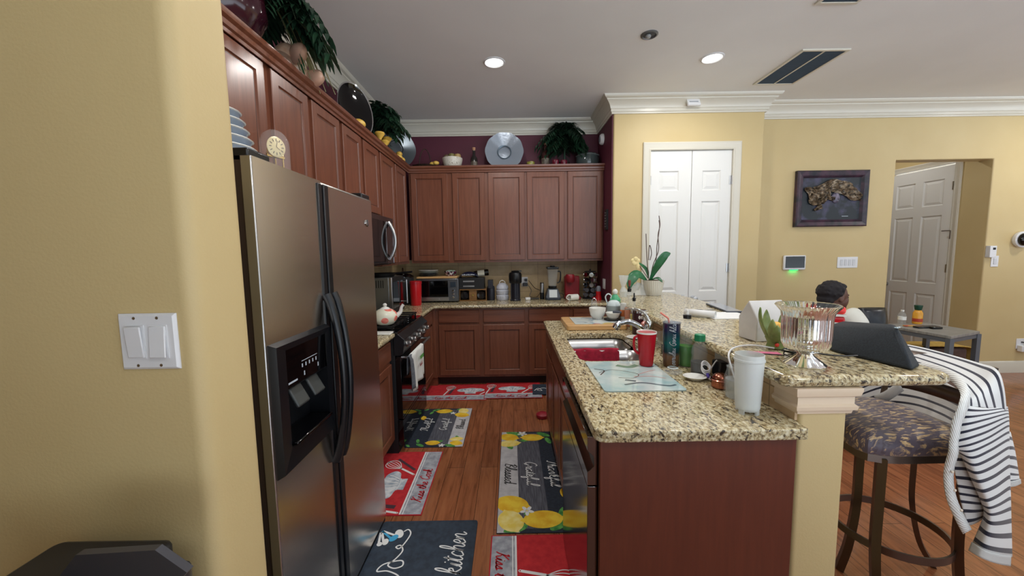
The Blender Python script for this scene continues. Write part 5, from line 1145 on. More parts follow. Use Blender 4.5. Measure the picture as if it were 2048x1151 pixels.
# sponge caddy
t = thing('sponge', 'lime green scrub sponge on a black sink dish', 'sponge', (.845, 1.975, IZ)); MB().box(-.035, .035, -.035, .06, 0, .05).build('dish', BLACKP, t, bevel=.008); MB().box(-.03, .03, -.03, .05, .05, .075).build('sponge', mat('lime_sponge', (128, 190, 40), .8), t, bevel=.006)
# tumbler
def bands():
    n = NT('tumbler_print'); sp = n.n('ShaderNodeSeparateXYZ', {0: n.coord('Object')}); f = n.noise(n.coord('Object', (1, 1, 5)), 16, 4, .6, dist=1)
    h = n.n('ShaderNodeMath', {0: sp.outputs[2], 1: n.n('ShaderNodeMath', {0: f, 1: .03}, operation='MULTIPLY').outputs[0]}, operation='ADD')
    c = n.ramp(n.n('ShaderNodeMapRange', {'Value': h, 'From Min': 0, 'From Max': .235}).outputs[0], [(.0, (84, 58, 40)), (.30, (120, 88, 62)), (.38, (8, 58, 66)), (.55, (10, 96, 96)), (.72, (8, 64, 78)), (.82, (14, 30, 70)), (1, (16, 26, 60))])
    n.p(Base_Color=c, Roughness=.15); return n.m
t = thing('tumbler', 'tall teal and brown printed tumbler with a coral straw', 'tumbler', (.768, 1.80, IZ)); MB().lathe([(.034, 0), (.036, .006), (.040, .21), (.041, .215)], seg=36).build('body', bands(), t)
MB().lathe([(.043, .212), (.043, .224), (.036, .228), (0, .227)], seg=36).build('lid', THING, t); MB().tube([(-.005, 0, .18), (-.018, .0, .235), (-.055, 0, .262)], .0045, 8).build('straw', mat('coral_straw', (236, 140, 124), .3), t)
wraptext('oeruleu Genu hlan', .0135, .0405, .014, -PI/2+.10, mat('pale_print', (210, 220, 226)), t)
t = thing('cup_lid', 'clear round cup lid lying in front of the tumbler', 'lid', (.735, 1.70, IZ)); MB().lathe([(.042, 0), (.044, .006), (.040, .010), (.022, .012), (.022, .02), (0, .02)], seg=36).build('disc', THING, t); MB().lathe([(.020, .0205), (.024, .023), (.020, .0255)], seg=30, flat='open').build('ring', WG, t)
t = thing('syrup_bottle', 'clear bottle with green syrup and black cap behind the dark sauce bottle', 'bottle', (.842, 1.80, IZ)); MB().lathe([(.032, 0), (.036, .008), (.036, .12), (.028, .17), (.015, .20), (.015, .235)], seg=28).build('glass', THING, t); MB().lathe([(.031, .004), (.033, .10), (0, .10)], seg=24).build('syrup', mat('green_syrup', (56, 140, 30), .1), t)
MB().lathe([(.018, .232), (.019, .25), (.010, .252), (0, .252)], seg=18).build('cap', BLACKP, t); MB().lathe([(.008, .252), (.006, .272), (0, .274)], seg=12).build('spout_tip', WHITEC, t)
t = thing('sauce_bottle', 'clear bottle with dark sauce and green screw cap by the bar tiles', 'bottle', (.838, 1.665, IZ)); MB().lathe([(.030, 0), (.036, .008), (.036, .06), (.030, .085), (.034, .10), (.031, .125), (.019, .15), (.019, .158)], seg=28).build('glass', THING, t); MB().lathe([(.033, .004), (.034, .06), (0, .062)], seg=24).build('sauce', mat('soy_black', (24, 12, 10), .4), t)
MB().lathe([(.0225, .155), (.0225, .182), (.018, .185), (0, .185)], seg=24).build('cap', mat('green_cap', (14, 126, 84), .35), t)
# adapter and outlet on bar tiles (faces -x)
t = thing('bar_outlet', 'outlet plate on the bar tiles with a black adapter plugged in', 'outlet', (BX0, 1.62, .985), -PI/2); MB().box(-.06, .06, -.006, 0, -.058, .042).build('plate', WHITEP, t, bevel=.003); MB().box(-.01, .055, -.045, -.006, -.055, .012).build('adapter', BLACKP, t, bevel=.006)
t = thing('charging_cable', 'coiled white charging cable with a purple tie', 'cable', (0, 0, 0))
MB().tube([(.835+.018*math.cos(a), 1.60+.02*math.sin(a)*.6+.0*a, .955+.02*math.sin(a)+.0012*a) for a in [i*.4 for i in range(48)]], .0028, 6).tube(crs([(.85, 1.60, .95), (.87, 1.585, 1.0), (.885, 1.60, .99)], 5), .0028, 6).build('coil', WHITEP, t)
MB().tube([(.835, 1.585, .933), (.842, 1.58, .937)], .012, 8).build('tie', mat('purple_tie', (86, 70, 170), .5), t); MB().tube([(.838, 1.585, .93), (.850, 1.55, .922)], .007, 8).build('connector', WHITEP, t)
t = thing('spoon_rest', 'small white boat-shaped spoon rest', 'dish', (.790, 1.600, IZ), -.2)
sr = MB().lathe([(.02, 0), (.036, .016), (.034, .017), (.02, .005), (0, .005)], seg=30, fn=lambda a, z: 1.15+.25*math.cos(a)**2*(1 if math.cos(a) < 0 else .6)); sr.build('dish', WHITEC, t)
t = thing('measuring_cup', 'copper measuring cup and sphere with a white loop tied on', 'cup', (.845, 1.50, IZ)); MB().lathe([(.030, 0), (.034, .004), (.036, .03), (.038, .032)], seg=32).build('bowl', COPPER, t); MB().ell((0, 0, .036), (.032, .032, .026), seg=24, rings=14).build('ball', COPPER, t); MB().lathe([(.036, .030), (.040, .034), (.036, .038)], seg=32, flat='open').build('rim', COPPER, t)
t = thing('mason_jar', 'wide clear textured glass jar behind the frosted shaker', 'jar', (.852, 1.395, IZ)); MB().lathe([(.04, 0), (.046, .01), (.047, .08), (.040, .10), (.038, .118)], seg=36, fn=lambda a, z: 1+.012*math.cos(18*a)).build('jar', THING, t); MB().lathe([(.040, .114), (.0415, .118), (.039, .121)], seg=36, flat='open').build('rim', THING, t)
MB().lathe([(.04, .003), (.043, .07), (0, .065)], seg=24).build('water', thin('water_pale', (214, 224, 226), .35, .05), t)
t = thing('shaker_cup', 'tall frosted translucent shaker cup nearest the camera on the island', 'cup', (.806, 1.262, IZ)); MB().lathe([(.034, .012), (.038, .02), (.0415, .10), (.0445, .175), (.0445, .205), (.0425, .205), (.0425, .175), (.036, .02), (0, .018)], seg=44).build('body', FROST, t); MB().lathe([(.0445, .180), (.0475, .183), (.0475, .188), (.0445, .190)], seg=44, flat='open').build('collar', FROST, t)
for k in range(4): a = k*PI/2+.5; MB().box(-.009, .009, -.003, .003, 0, .018).xf(0, Matrix.Translation((.033*math.cos(a), .033*math.sin(a), 0)) @ Matrix.Rotation(a+PI/2, 4, 'Z')).build('foot', FROST, t)

# ---------------------------------------------------------------- on the bar
BZ = 1.0706
t = thing('potted_orchid', 'white-potted orchid with broad leaves and one cream bloom at the far bar end', 'plant', (1.285, 3.42, BZ))
MB().lathe([(.062, 0), (.066, .004), (.092, .135), (.095, .138), (.088, .138), (.06, .01), (0, .01)], seg=120, fn=lambda a, z: 1+.018*math.cos(30*a)).build('pot', WHITEC, t)
MB().ell((0, 0, .128), (.082, .082, .012)).build('soil', noisy('bark_soil', (50, 34, 22), (90, 64, 40), 60, .9), t)
def L2(u, v, y=3.42): q = at(u, v, y=y); return (q.x-1.285, y-3.42, q.z-BZ)
def bigleaf(pts, w_, nm='leaf', tiltn=(0, -.6, .8)):
    c = crs([Vector(a) for a in pts], 5); P = []; nrm = Vector(tiltn)
    for i, q in enumerate(c):
        tg = (c[min(i+1, len(c)-1)]-c[max(i-1, 0)]).normalized(); s_ = tg.cross(nrm).normalized(); f = i/(len(c)-1)
        w2 = w_*(math.sin(PI*min(1, f*.93+.06))**.6)*(.55+.45*math.sin(PI*f*.8)); up = s_.cross(tg)*.18*w2
        P.append([q-s_*w2-up*-1, q-s_*w2*.5, q, q+s_*w2*.5, q+s_*w2+up])
    MB().grid(P).build(nm, LEAFO, t, solid=.003, angle=80)
bigleaf([L2(1299, 562), L2(1312, 535, 3.38), L2(1328, 512, 3.36), L2(1341, 506, 3.36)], .040, tiltn=(.3, -.9, .2))
bigleaf([L2(1293, 560), L2(1275, 548, 3.38), L2(1262, 560, 3.36), L2(1258, 578, 3.35)], .045, tiltn=(0, -.9, .4))
bigleaf([L2(1297, 555), L2(1292, 538, 3.44), L2(1276, 524, 3.44)], .020, tiltn=(.2, -.7, .5))
bigleaf([L2(1300, 560), L2(1315, 556, 3.36), L2(1325, 564, 3.32)], .018)
for pts in ([L2(1300, 560), L2(1306, 530), L2(1317, 500), L2(1316, 470), L2(1320, 450), L2(1318, 431)], [L2(1302, 560), L2(1312, 520), L2(1314, 490), L2(1319, 455), L2(1318, 440)], [L2(1298, 560), L2(1294, 520), L2(1292, 467)], [L2(1297, 520), L2(1299, 490), L2(1303, 505), L2(1300, 520)], [L2(1296, 556), L2(1285, 540), L2(1276, 527)]):
    MB().tube(crs([Vector(a) for a in pts], 5), .0035, 6).build('stem', mat('orchid_stem', (92, 74, 66), .6), t)
q = Vector(L2(1271, 522, 3.38)); fl = MB()
for k in range(5): a = k*1.257+.3; fl.ell(q+Vector((.022*math.cos(a), -.004*(k % 2), .022*math.sin(a))), (.021, .008, .019), seg=10, rings=6)
fl.ell(q+Vector((.02, .0, -.045)), (.018, .008, .028), seg=10, rings=6); fl.build('bloom', mat('orchid_cream', (236, 218, 160), .5), t)
# crumpled clear wrapping
t = thing('plastic_wrap', 'crumpled clear plastic wrapping beside the orchid pot', 'wrapping', (1.15, 3.46, BZ)); rnd = random.Random(3); mb = MB(); n_ = 12
P = [[(-.11+.022*i+rnd.uniform(-.006, .006), -.05+.012*j, max(.002, .13*math.sin(PI*i/10)*math.sin(PI*j/10)*rnd.uniform(.6, 1.2))) for i in range(11)] for j in range(11)]
mb.grid(P).build('sheet', thin('plastic_film', (226, 234, 236), .45, .12), t, smooth=False)
t = thing('plastic_bag', 'clump of clear plastic bag tied at the left end of the bar', 'bag', (.98, 3.32, BZ)); P = [[(.028*math.cos(a)*(1+.25*math.cos(3*a+z*9))*k, .028*math.sin(a)*k, z) for a in [2*PI*i/12 for i in range(13)]] for z, k in ((0, 1), (.05, 1.2), (.09, .5), (.13, 1.0), (.19, 1.4))]
MB().grid(P).build('film', thin('plastic_film_b', (226, 234, 236), .45, .12), t, smooth=False)
# paper roll and sheets
t = thing('paper_roll', 'loosely rolled white paper on the bar', 'paper', (1.07, 2.30, BZ), 0)
MB().tube([(0, .02, .022), (.125, -.10, .022)], .021, 24, cap=False).build('roll', mat('paper_white', (232, 234, 234), .7), t, solid=.001)
MB().box(.10, .36, -.13, .10, 0, .004).xf(0, Matrix.Rotation(.02, 4, 'Z')).build('sheet', mat('paper_white', (232, 234, 234)), t)
t = thing('scissors', 'black handled scissors lying on the bar beyond the paper', 'scissors', (1.30, 2.50, BZ), .3); MB().tube(crs([(-.04, 0, .006), (-.07, .02, .006), (-.1, 0, .006), (-.07, -.02, .006), (-.04, 0, .006)], 4), .004, 6).build('handle', BLACKP, t); MB().box(-.04, .06, -.006, .006, .003, .006).build('blade', STEEL, t)
t = thing('tablet', 'thin dark tablet lying on the outer side of the bar', 'tablet', (1.435, 2.50, BZ), -.16); MB().box(-.05, .05, -.12, .26, 0, .012).build('case', mat('slate_case', (60, 66, 76), .4), t, bevel=.004); MB().box(-.045, .045, -.115, .255, .012, .013).build('screen', mat('pale_screen', (150, 156, 166), .1), t)
# house-shaped box
t = thing('house_ornament', 'white ceramic house-shaped box with a gabled roof', 'ornament', (1.062, 1.675, BZ), math.radians(6))
hs = MB().prism([(-.055, 0), (.055, 0), (.058, .099), (-.002, .176), (-.058, .099)], -.008, .152); hs.xf(0, Matrix(((0, 0, 1, 0), (1, 0, 0, 0), (0, 1, 0, 0), (0, 0, 0, 1))))
hs.build('house', noisy('house_white', (206, 204, 202), (220, 218, 216), 10, .4), t, bevel=.004)
# tulip tealight
t = thing('tulip_ornament', 'green ceramic tulip with orange centre in front of the white house', 'ornament', (1.070, 1.515, BZ)); t.scale = (1.25, 1.25, 1.15); TG = noisy('celadon', (104, 124, 66), (146, 160, 96), 20, .25)
MB().lathe([(.022, 0), (.026, .004), (.022, .02), (.03, .04), (0, .04)], seg=24).build('base', TG, t)
for k, (a, h, wd_) in enumerate(((2.9, .135, .036), (3.9, .10, .03), (.5, .125, .036), (-1.2, .085, .036), (1.6, .12, .034), (-2.1, .08, .034))):
    d = Vector((math.cos(a), math.sin(a), 0)); P = []
    for i in range(8):
        f = i/7; c = d*(.012+.040*math.sin(f*1.9))+Vector((0, 0, .012+h*f)); s_ = Vector((-d.y, d.x, 0)); w2 = wd_*.5*math.sin(PI*min(1, f*.92+.08))**.7
        P.append([c-s_*w2-d*.006, c, c+s_*w2-d*.006])
    MB().grid(P).build('petal', TG, t, solid=.005, sub=1, angle=80)
MB().ell((0, 0, .075), (.02, .02, .02)).build('centre', noisy('orange_centre', (220, 150, 40), (236, 190, 90), 60, .5), t); MB().ell((-.012, -.026, .018), (.007, .003, .007)).build('red_light', mat('red_dot', (226, 60, 40), .3), t)
# crystal vase (solid clear glass, fluted)
t = thing('crystal_vase', 'large fluted clear crystal urn on a round foot at the near bar end', 'vase', (1.018, 1.292, BZ))
FL = lambda a, z: 1+(.035*abs(math.cos(16*a)) if z > .05 else .02*math.cos(12*a))
outp = [(.060, 0), (.062, .004), (.045, .018), (.026, .034), (.022, .040), (.038, .048), (.060, .058), (.068, .075), (.070, .10), (.071, .165), (.074, .185), (.088, .203), (.092, .208)]
inp = [(.090, .212), (.084, .207), (.070, .187), (.0645, .165), (.064, .10), (.061, .078), (.05, .068), (.0, .063)]
MB().lathe(outp, seg=192, fn=FL, flat=True).lathe([(.092, .208)]+inp, seg=192, flat='open', fn=lambda a, z: 1.0 if z < .20 else 1+.02*abs(math.cos(16*a))).build('urn', GLASS, t, angle=60)
t = thing('black_cable', 'small coil of black cable between tulip and crystal urn', 'cable', (1.055, 1.385, BZ)); rnd = random.Random(2)
MB().tube(crs([(rnd.uniform(-.045, .035), rnd.uniform(-.03, .03), .004+rnd.uniform(0, .022)) for k in range(22)], 5), .0022, 6).tube(crs([(-.04, .0, .006), (-.09, .03, .004), (-.12, .03, .005), (-.15, .0, .004)], 5), .0022, 6).build('coil', BLACKP, t)
MB().tube(crs([(1.05, 1.49, BZ+.006), (.98, 1.52, BZ+.012), (.90, 1.50, BZ+.010), (.850, 1.46, BZ-.006), (.845, 1.43, 1.02), (.862, 1.42, .96)], 6), .0035, 8).build('white_cable', WHITEP, label='white cable running over the bar edge down to the island', cat='cable')
t = thing('pink_card', 'folded pink paper strip lying under the cables on the bar', 'paper', (.975, 1.44, BZ), -.2); MB().box(-.055, .055, -.018, .018, 0, .0025).build('strip', mat('pink_paper', (206, 110, 140), .7), t)
# black wedge speaker
t = thing('speaker', 'black fabric wedge-shaped speaker resting on the near bar end', 'speaker', (0, 0, 0))
a0 = Vector((1.251, 1.434, BZ)); a1 = Vector((1.300, 1.201, BZ)); axis = (a1-a0).normalized()
bm = bmesh.new()
for q in ((1.246, 1.436, BZ), (1.246, 1.440, BZ+.012), (1.300, 1.198, BZ), (1.304, 1.262, 1.196), (1.335, 1.30, 1.205), (1.282, 1.345, 1.142), (1.369, 1.555, 1.170), (1.30, 1.56, 1.150), (1.43, 1.41, 1.176), (1.36, 1.60, BZ), (1.45, 1.40, BZ), (1.37, 1.24, BZ), (1.28, 1.56, BZ)): bm.verts.new(q)
bmesh.ops.convex_hull(bm, input=bm.verts[:]); bmesh.ops.dissolve_limit(bm, angle_limit=.12, verts=bm.verts, edges=bm.edges)
mb = MB(); bm.verts.ensure_lookup_table(); bm.verts.index_update(); mb.add([v.co for v in bm.verts], [tuple(v.index for v in f.verts) for f in bm.faces]); bm.free()
SPKM = noisy('speaker_fabric', (26, 33, 40), (38, 46, 54), 200, .7, bump=.4, bscale=700)
mb.build('body', SPKM, t, bevel=.012, bseg=4, angle=60)
MB().box(-.018, .018, -.006, .006, 0, .004).xf(0, Matrix.Translation((1.318, 1.275, 1.198)) @ Matrix.Rotation(.45, 4, 'Z')).build('button', mat('steel_button', (150, 170, 180), .2, .6), t, bevel=.003)
MB().tube(crs([a0+axis*.08+Vector((-.005, 0, .01)), a0+axis*.05+Vector((-.04, -.01, .004)), a0+Vector((-.09, -.02, .004)), a0+Vector((-.11, .02, .004))], 6), .003, 6).build('cord', BLACKP, t)
# red and white container behind the speaker
p = at(1686, 655, y=1.62)
t = thing('lunch_box', 'red-lidded container with red and white sides behind the speaker', 'container', (p.x+.0, 1.70, BZ), -.5); t.scale = (1, 1, 1.65); MB().box(-.05, .05, -.05, .05, 0, .062).build('body', REDP, t, bevel=.008)
MB().box(-.053, .053, -.053, .053, .062, .068).box(-.052, .052, -.052, .052, .040, .046).build('white_band', WHITEC, t); MB().box(-.052, .052, -.052, .052, .068, .088).build('lid', mat('coral_red_lid', (226, 48, 40), .3), t, bevel=.010, bseg=3)

# ---------------------------------------------------------------- wall items
t = thing('light_switch', 'white two-gang rocker switch plate on the near left wall', 'switch', (-.7305, .755, 1.307)); MB().panel(-.058, .058, -.057, .057, [(0, 0), (0, -.003), (.005, -.007)]).build('plate', WHITEP, t, bevel=.001)
for k in (-1, 1):
    f = MB().panel(k*.023-.0185, k*.023+.0185, -.034, .034, [(0, -.0068), (0, -.0085), (.0015, -.0085)]).build('rocker_frame', WHITEP, t, smooth=False)
    r_ = MB().box(-.0160, .0160, -.004, 0, -.0315, .0315); r_.xf(0, Matrix.Translation((k*.023, -.009, 0)) @ Matrix.Rotation(math.radians(4 if k < 0 else -4), 4, 'X')).build('rocker', WHITEP, t, bevel=.0015)
    for zz in (-.048, .048): MB().lathe([(.003, 0), (.003, -.0008), (0, -.0012)], (k*.023, -.0068, zz), 12, axis='y').build('screw', STEEL, t)
t = thing('wall_sensor', 'small white sensor box on the crown moulding above the pantry', 'sensor', (1.866, YP-.075, 2.955)); MB().box(-.065, .065, -.012, .012, -.038, .038).xf(0, Matrix.Rotation(-.5, 4, 'X')).build('box', WHITEP, t, bevel=.004)
MB().box(-.045, .045, -.0135, -.012, -.004, .004).xf(0, Matrix.Rotation(-.5, 4, 'X')).build('label_strip', mat('grey_top', (130, 138, 150)), t)
t = thing('framed_relief', 'dark painted picture frame with crumpled golden relief hanging on the right wall', 'picture', (3.556, YR, 2.015)); HX, HZ = .398, .305
FR = noisy('painted_frame', (24, 30, 40), (74, 50, 66), 14, .4, detail=6)
for (x0, x1, z0, z1) in ((-HX, HX, HZ-.075, HZ), (-HX, HX, -HZ, -HZ+.075), (-HX, -HX+.075, -HZ, HZ), (HX-.075, HX, -HZ, HZ)): pass
MB().rings([(-HX, HX, -HZ, HZ, -.002), (-HX, HX, -HZ, HZ, -.04), (-HX+.012, HX-.012, -HZ+.012, HZ-.012, -.05), (-HX+.05, HX-.05, -HZ+.05, HZ-.05, -.036), (-HX+.06, HX-.06, -HZ+.06, HZ-.06, -.042), (-HX+.078, HX-.078, -HZ+.078, HZ-.078, -.022)], 0, True, 1).build('frame', [FR, noisy('abstract_canvas', (16, 26, 34), (84, 78, 112), 6, .5, detail=7, lo=.50, hi=.74)], t, smooth=False)
rnd = random.Random(8); RG = noisy('crumpled_gold', (52, 44, 36), (140, 122, 98), 40, .35, metal=.3, bump=.8, bscale=30)
def crumple(cx, cz, sx, sz, an, sd, nm='relief_fold'):
    rr = random.Random(sd); P = []
    for j in range(7):
        row = []
        for i in range(13):
            a, b_ = (i/12-.5)*2, (j/6-.5)*2; wv = math.sqrt(max(0, 1-a*a))*.8+.2
            x = a*sx; z = b_*sz*wv+.02*math.sin(a*4+sd); y = -.028-.022*abs(math.sin(a*7+b_*5+sd))*(1-b_*b_*.5)+rr.uniform(-.006, .006)
            row.append((cx+x*math.cos(an)-z*math.sin(an), y, cz+x*math.sin(an)+z*math.cos(an)))
        P.append(row)
    MB().grid(P).build(nm, RG, t, solid=.004, smooth=False)
crumple(-.02, .135, .20, .055, .12, 1); crumple(.15, .09, .19, .075, -.35, 2); crumple(-.22, .03, .12, .05, -1.0, 3); crumple(-.09, .05, .11, .045, .75, 4); crumple(-.14, -.06, .08, .03, 1.2, 6); crumple(.20, .05, .13, .025, -.45, 7); crumple(-.05, .0, .08, .03, .3, 8)
MB().ell((.045, -.026, .01), (.045, .016, .06), seg=16, rings=10).ell((.068, -.034, .0), (.012, .012, .016)).ell((.055, -.03, -.03), (.016, .012, .008)).build('relief_face', noisy('relief_blue', (60, 58, 76), (120, 112, 130), 14, .4), t)
MB().box(.13, .20, -.0235, -.022, -.195, -.190).build('signature_stroke', mat('pale_print', (180, 190, 200)), t)
t = thing('alarm_panel', 'white wall panel with dark screen and green glow beneath', 'control panel', (3.19, YR, 1.314)); MB().box(-.125, .125, -.028, 0, -.082, .082).build('case', WHITEP, t, bevel=.012, bseg=3); MB().box(-.108, .108, -.030, -.028, -.060, .070).build('screen', BLACKG, t, bevel=.001)
GLO = NT('green_led'); GLO.p(Base_Color=rgb((10, 60, 30)), Emission_Color=(.0, 1, .25, 1), Emission_Strength=2.5); MB().box(-.045, .045, -.022, -.006, -.086, -.082).build('led_strip', GLO.m, t)
l = bpy.data.lights.new('led_glow', 'AREA'); l.shape = 'RECTANGLE'; l.size = .09; l.size_y = .016; l.energy = .05; l.color = (0, 1, .3); lo = bpy.data.objects.new('led_glow', l); C.objects.link(lo); lo.parent = t; lo.location = (0, -.02, -.088)
t = thing('light_switch', 'white four-gang rocker switch plate right of the alarm panel', 'switch', (3.80, YR, 1.307)); MB().box(-.115, .115, -.007, 0, -.062, .062).build('plate', WHITEP, t, bevel=.003)
for k in range(4): MB().box(-.084+k*.046-.0, -.054+k*.046, -.011, -.007, -.034, .034).build('rocker', mat('rocker_white', (206, 208, 212), .35), t, bevel=.002)
t = thing('wall_camera', 'white round indoor camera with black face at the right edge', 'camera', (5.72, YR, 1.535)); MB().lathe([(.080, 0), (.090, -.02), (.088, -.04), (.05, -.055), (0, -.055)], seg=32, axis='y').build('mount', WHITEP, t); MB().ell((-.015, -.060, .0), (.062, .040, .070), seg=24, rings=14).build('lens_head', BLACKG, t)
t = thing('wall_dimmer', 'small white wall control with dark buttons beside the passage opening', 'control', (5.395, YR, 1.405)); MB().box(-.04, .035, -.045, 0, -.065, .065).build('body', WHITEP, t, bevel=.004); MB().box(-.01, .02, -.047, -.045, .02, .045).build('buttons', BLACKM, t)
t = thing('light_switch', 'single white rocker switch below the small wall control', 'switch', (5.468, YR, 1.295)); MB().box(-.042, .042, -.007, 0, -.062, .062).build('plate', WHITEP, t, bevel=.003); MB().box(-.017, .017, -.012, -.007, -.033, .033).build('rocker', mat('rocker_white', (206, 208, 212)), t, bevel=.002)
t = thing('wall_outlet', 'white outlet with plugged-in cube low on the wall at the right edge', 'outlet', (5.86, YR, .34)); MB().box(-.045, .045, -.007, 0, -.06, .06).build('plate', WHITEP, t, bevel=.003); MB().box(-.035, .06, -.055, -.007, -.085, -.015).build('plug_adapter', WHITEP, t, bevel=.006); MB().tube([(.01, -.007, .02), (.04, -.05, .015), (.14, -.05, 0)], .008, 8).build('plug', BLACKP, t)

# ---------------------------------------------------------------- bin at the lower left
t = thing('trash_can', 'black lidded trash can against the wall at the lower left corner', 'trash can', (-.775, .60, 0)); DK = mat('bin_black', (30, 30, 36), .4)
MB().prism(roundrect(-.15, .13, -.12, .12, .03, 4), 0, .86).build('body', mat('bin_grey', (70, 70, 76), .3, .5), t); MB().prism(roundrect(-.155, .085, -.125, .125, .02, 4), .862, .905).build('lid', DK, t, bevel=.008)
MB().tube([(.085, 0, .862), (.10, 0, .885), (.12, 0, .885), (.14, 0, .865)], .022, 10, ry=.12).build('lid_hinge', mat('bin_grey', (70, 70, 76)), t)

# ---------------------------------------------------------------- bar stool
t = thing('bar_stool', 'bronze metal swivel bar stool with patterned cushioned seat at the bar', 'stool', (1.53, 1.53, 0))
def paisley():
    n = NT('animal_print_fabric'); v = n.coord('Object', (.55, 2.6, 1), (0, 0, .45)); w_ = n.n('ShaderNodeTexWave', {'Vector': v, 'Scale': 9.0, 'Distortion': 9.0, 'Detail': 3.0, 'Detail Scale': 1.6}).outputs['Fac']
    f = n.noise(v, 22, 4, .6, dist=2.0); c = n.ramp(f, [(.40, (78, 68, 78)), (.50, (104, 96, 108)), (.55, (190, 160, 116)), (.62, (216, 190, 146))])
    c = n.mix(n.ramp(w_, [(.55, (0, 0, 0)), (.68, (255, 255, 255))]), c, rgb((92, 84, 98))); n.p(Base_Color=c, Roughness=.45, Sheen_Weight=.2); return n.m
st_poly = crs([(-.205, -.175, 0), (.02, -.20, 0), (.19, -.17, 0), (.215, 0, 0), (.19, .19, 0), (0, .215, 0), (-.18, .19, 0), (-.20, 0, 0)], 4, closed=True)
cush = MB(); L_ = []
for s_, z in ((.96, .700), (1.01, .708), (1.02, .740), (.985, .762), (.90, .776), (.70, .787), (.35, .792)): L_.append([(q.x*s_, q.y*s_, z) for q in st_poly])
cush.grid([l+[l[0]] for l in L_]); cush.add(L_[-1], [tuple(range(len(L_[-1])))]); cush.add(L_[0], [tuple(range(len(L_[0])))]); cush.build('seat', paisley(), t, angle=80)
fr = MB(); fr.grid([[(q.x*s_, q.y*s_, z) for q in st_poly+[st_poly[0]]] for s_, z in ((.90, .70), (.96, .70), (.965, .672), (.90, .672), (.90, .70))]); fr.build('seat_frame', BRONZE, t)
MB().box(-.09, .10, -.09, .10, .63, .672).build('swivel', mat('swivel_grey', (84, 84, 86), .4, .7), t, bevel=.008)
for (ax, ay, bx_, by_, q_) in ((-.152, -.175, -.115, -.19, .025), (-.01, .06, -.04, .09, .025), (.255, .08, .40, .09, .014), (.16, -.18, .20, -.21, .022)):
    pts = crs([(ax, ay, .69), (ax, ay, .50), (ax*.96+bx_*.04, ay, .33), (ax*.6+bx_*.4, ay*.6+by_*.4, .14), (bx_, by_, .0)], 5)
    MB().tube(pts, [q_]*len(pts), 4, ry=.013).build('leg', BRONZE, t, angle=30)
ring = [(.04+.185*math.cos(a), -.03+.185*math.sin(a), .30) for a in [2*PI*i/40 for i in range(41)]]
MB().grid([[(.04+(q[0]-.04)*k, -.03+(q[1]+.03)*k, z) for q in ring] for k, z in ((1, .285), (1.04, .285), (1.04, .315), (1, .315), (1, .285))]).build('foot_ring', BRONZE, t)
MB().tube([(.16, 0, .69), (.19, 0, .67)], .01, 6) if False else None
# back frame: two uprights and curved rails on the +x side
for sy in (-1, 1): MB().tube(crs([(.17, sy*.17, .69), (.195, sy*.175, .85), (.215, sy*.19, 1.035)], 5), .015, 4, ry=.010).build('back_post', BRONZE, t, angle=30)
for z, nm in ((.985, 'top_rail'), (.87, 'lower_rail')):
    A_ = crs([(.205, -.19, z), (.255, -.09, z), (.265, 0, z), (.255, .09, z), (.205, .19, z)], 6)
    MB().grid([[Vector((a.x, a.y, a.z+dz)) for a in A_] for dz in (-.03, .03)]).build(nm, BRONZE, t, solid=.008)

# ---------------------------------------------------------------- striped cardigan hung over the stool back
def knit(name, n_str, duty=.24, phase=0, ax=0):
    n = NT(name); tc = n.n('ShaderNodeTexCoord'); sp = n.n('ShaderNodeSeparateXYZ', {0: tc.outputs['UV']})
    a = n.n('ShaderNodeMath', {0: sp.outputs[ax], 1: float(n_str)}, operation='MULTIPLY'); a2 = n.n('ShaderNodeMath', {0: a, 1: float(phase)}, operation='ADD'); f = n.n('ShaderNodeMath', {0: a2}, operation='FRACT')
    c = n.ramp(f, [(0, (222, 224, 224)), (1-duty-.02, (222, 224, 224)), (1-duty, (28, 32, 52)), (1, (28, 32, 52))]); n.p(Base_Color=c, Roughness=.9, Sheen_Weight=.3)
    n.bump(n.noise(n.coord('Object'), 500, 1), .25, .001); return n.m
def braid():
    n = NT('braided_trim'); tc = n.n('ShaderNodeTexCoord'); w_ = n.n('ShaderNodeTexWave', {'Vector': n.n('ShaderNodeMapping', {'Vector': tc.outputs['UV'], 'Scale': (70, 5, 1)}).outputs[0], 'Scale': .5, 'Distortion': 1.5}, bands_direction='DIAGONAL').outputs['Fac']
    n.p(Base_Color=n.ramp(w_, [(.1, (212, 214, 212)), (.5, (232, 234, 232))]), Roughness=.9); n.bump(w_, .5, .002); return n.m
BRD = braid()
ct = thing('cardigan', 'white and navy striped cardigan with braided trim hung over the stool back', 'cardigan', (0, 0, 0))
def G(rows): return [[at(u, v, y=y) for u, v, y in r] for r in rows]
def piece(name, rows, m, ku=5, kv=6, solid=.004):
    P = surf(G(rows), ku, kv); n_, m_ = len(P), len(P[0])
    return MB().grid(P, 0, [[(i/(n_-1), j/(m_-1)) for j in range(m_)] for i in range(n_)]).build(name, m, ct, solid=solid, angle=80)
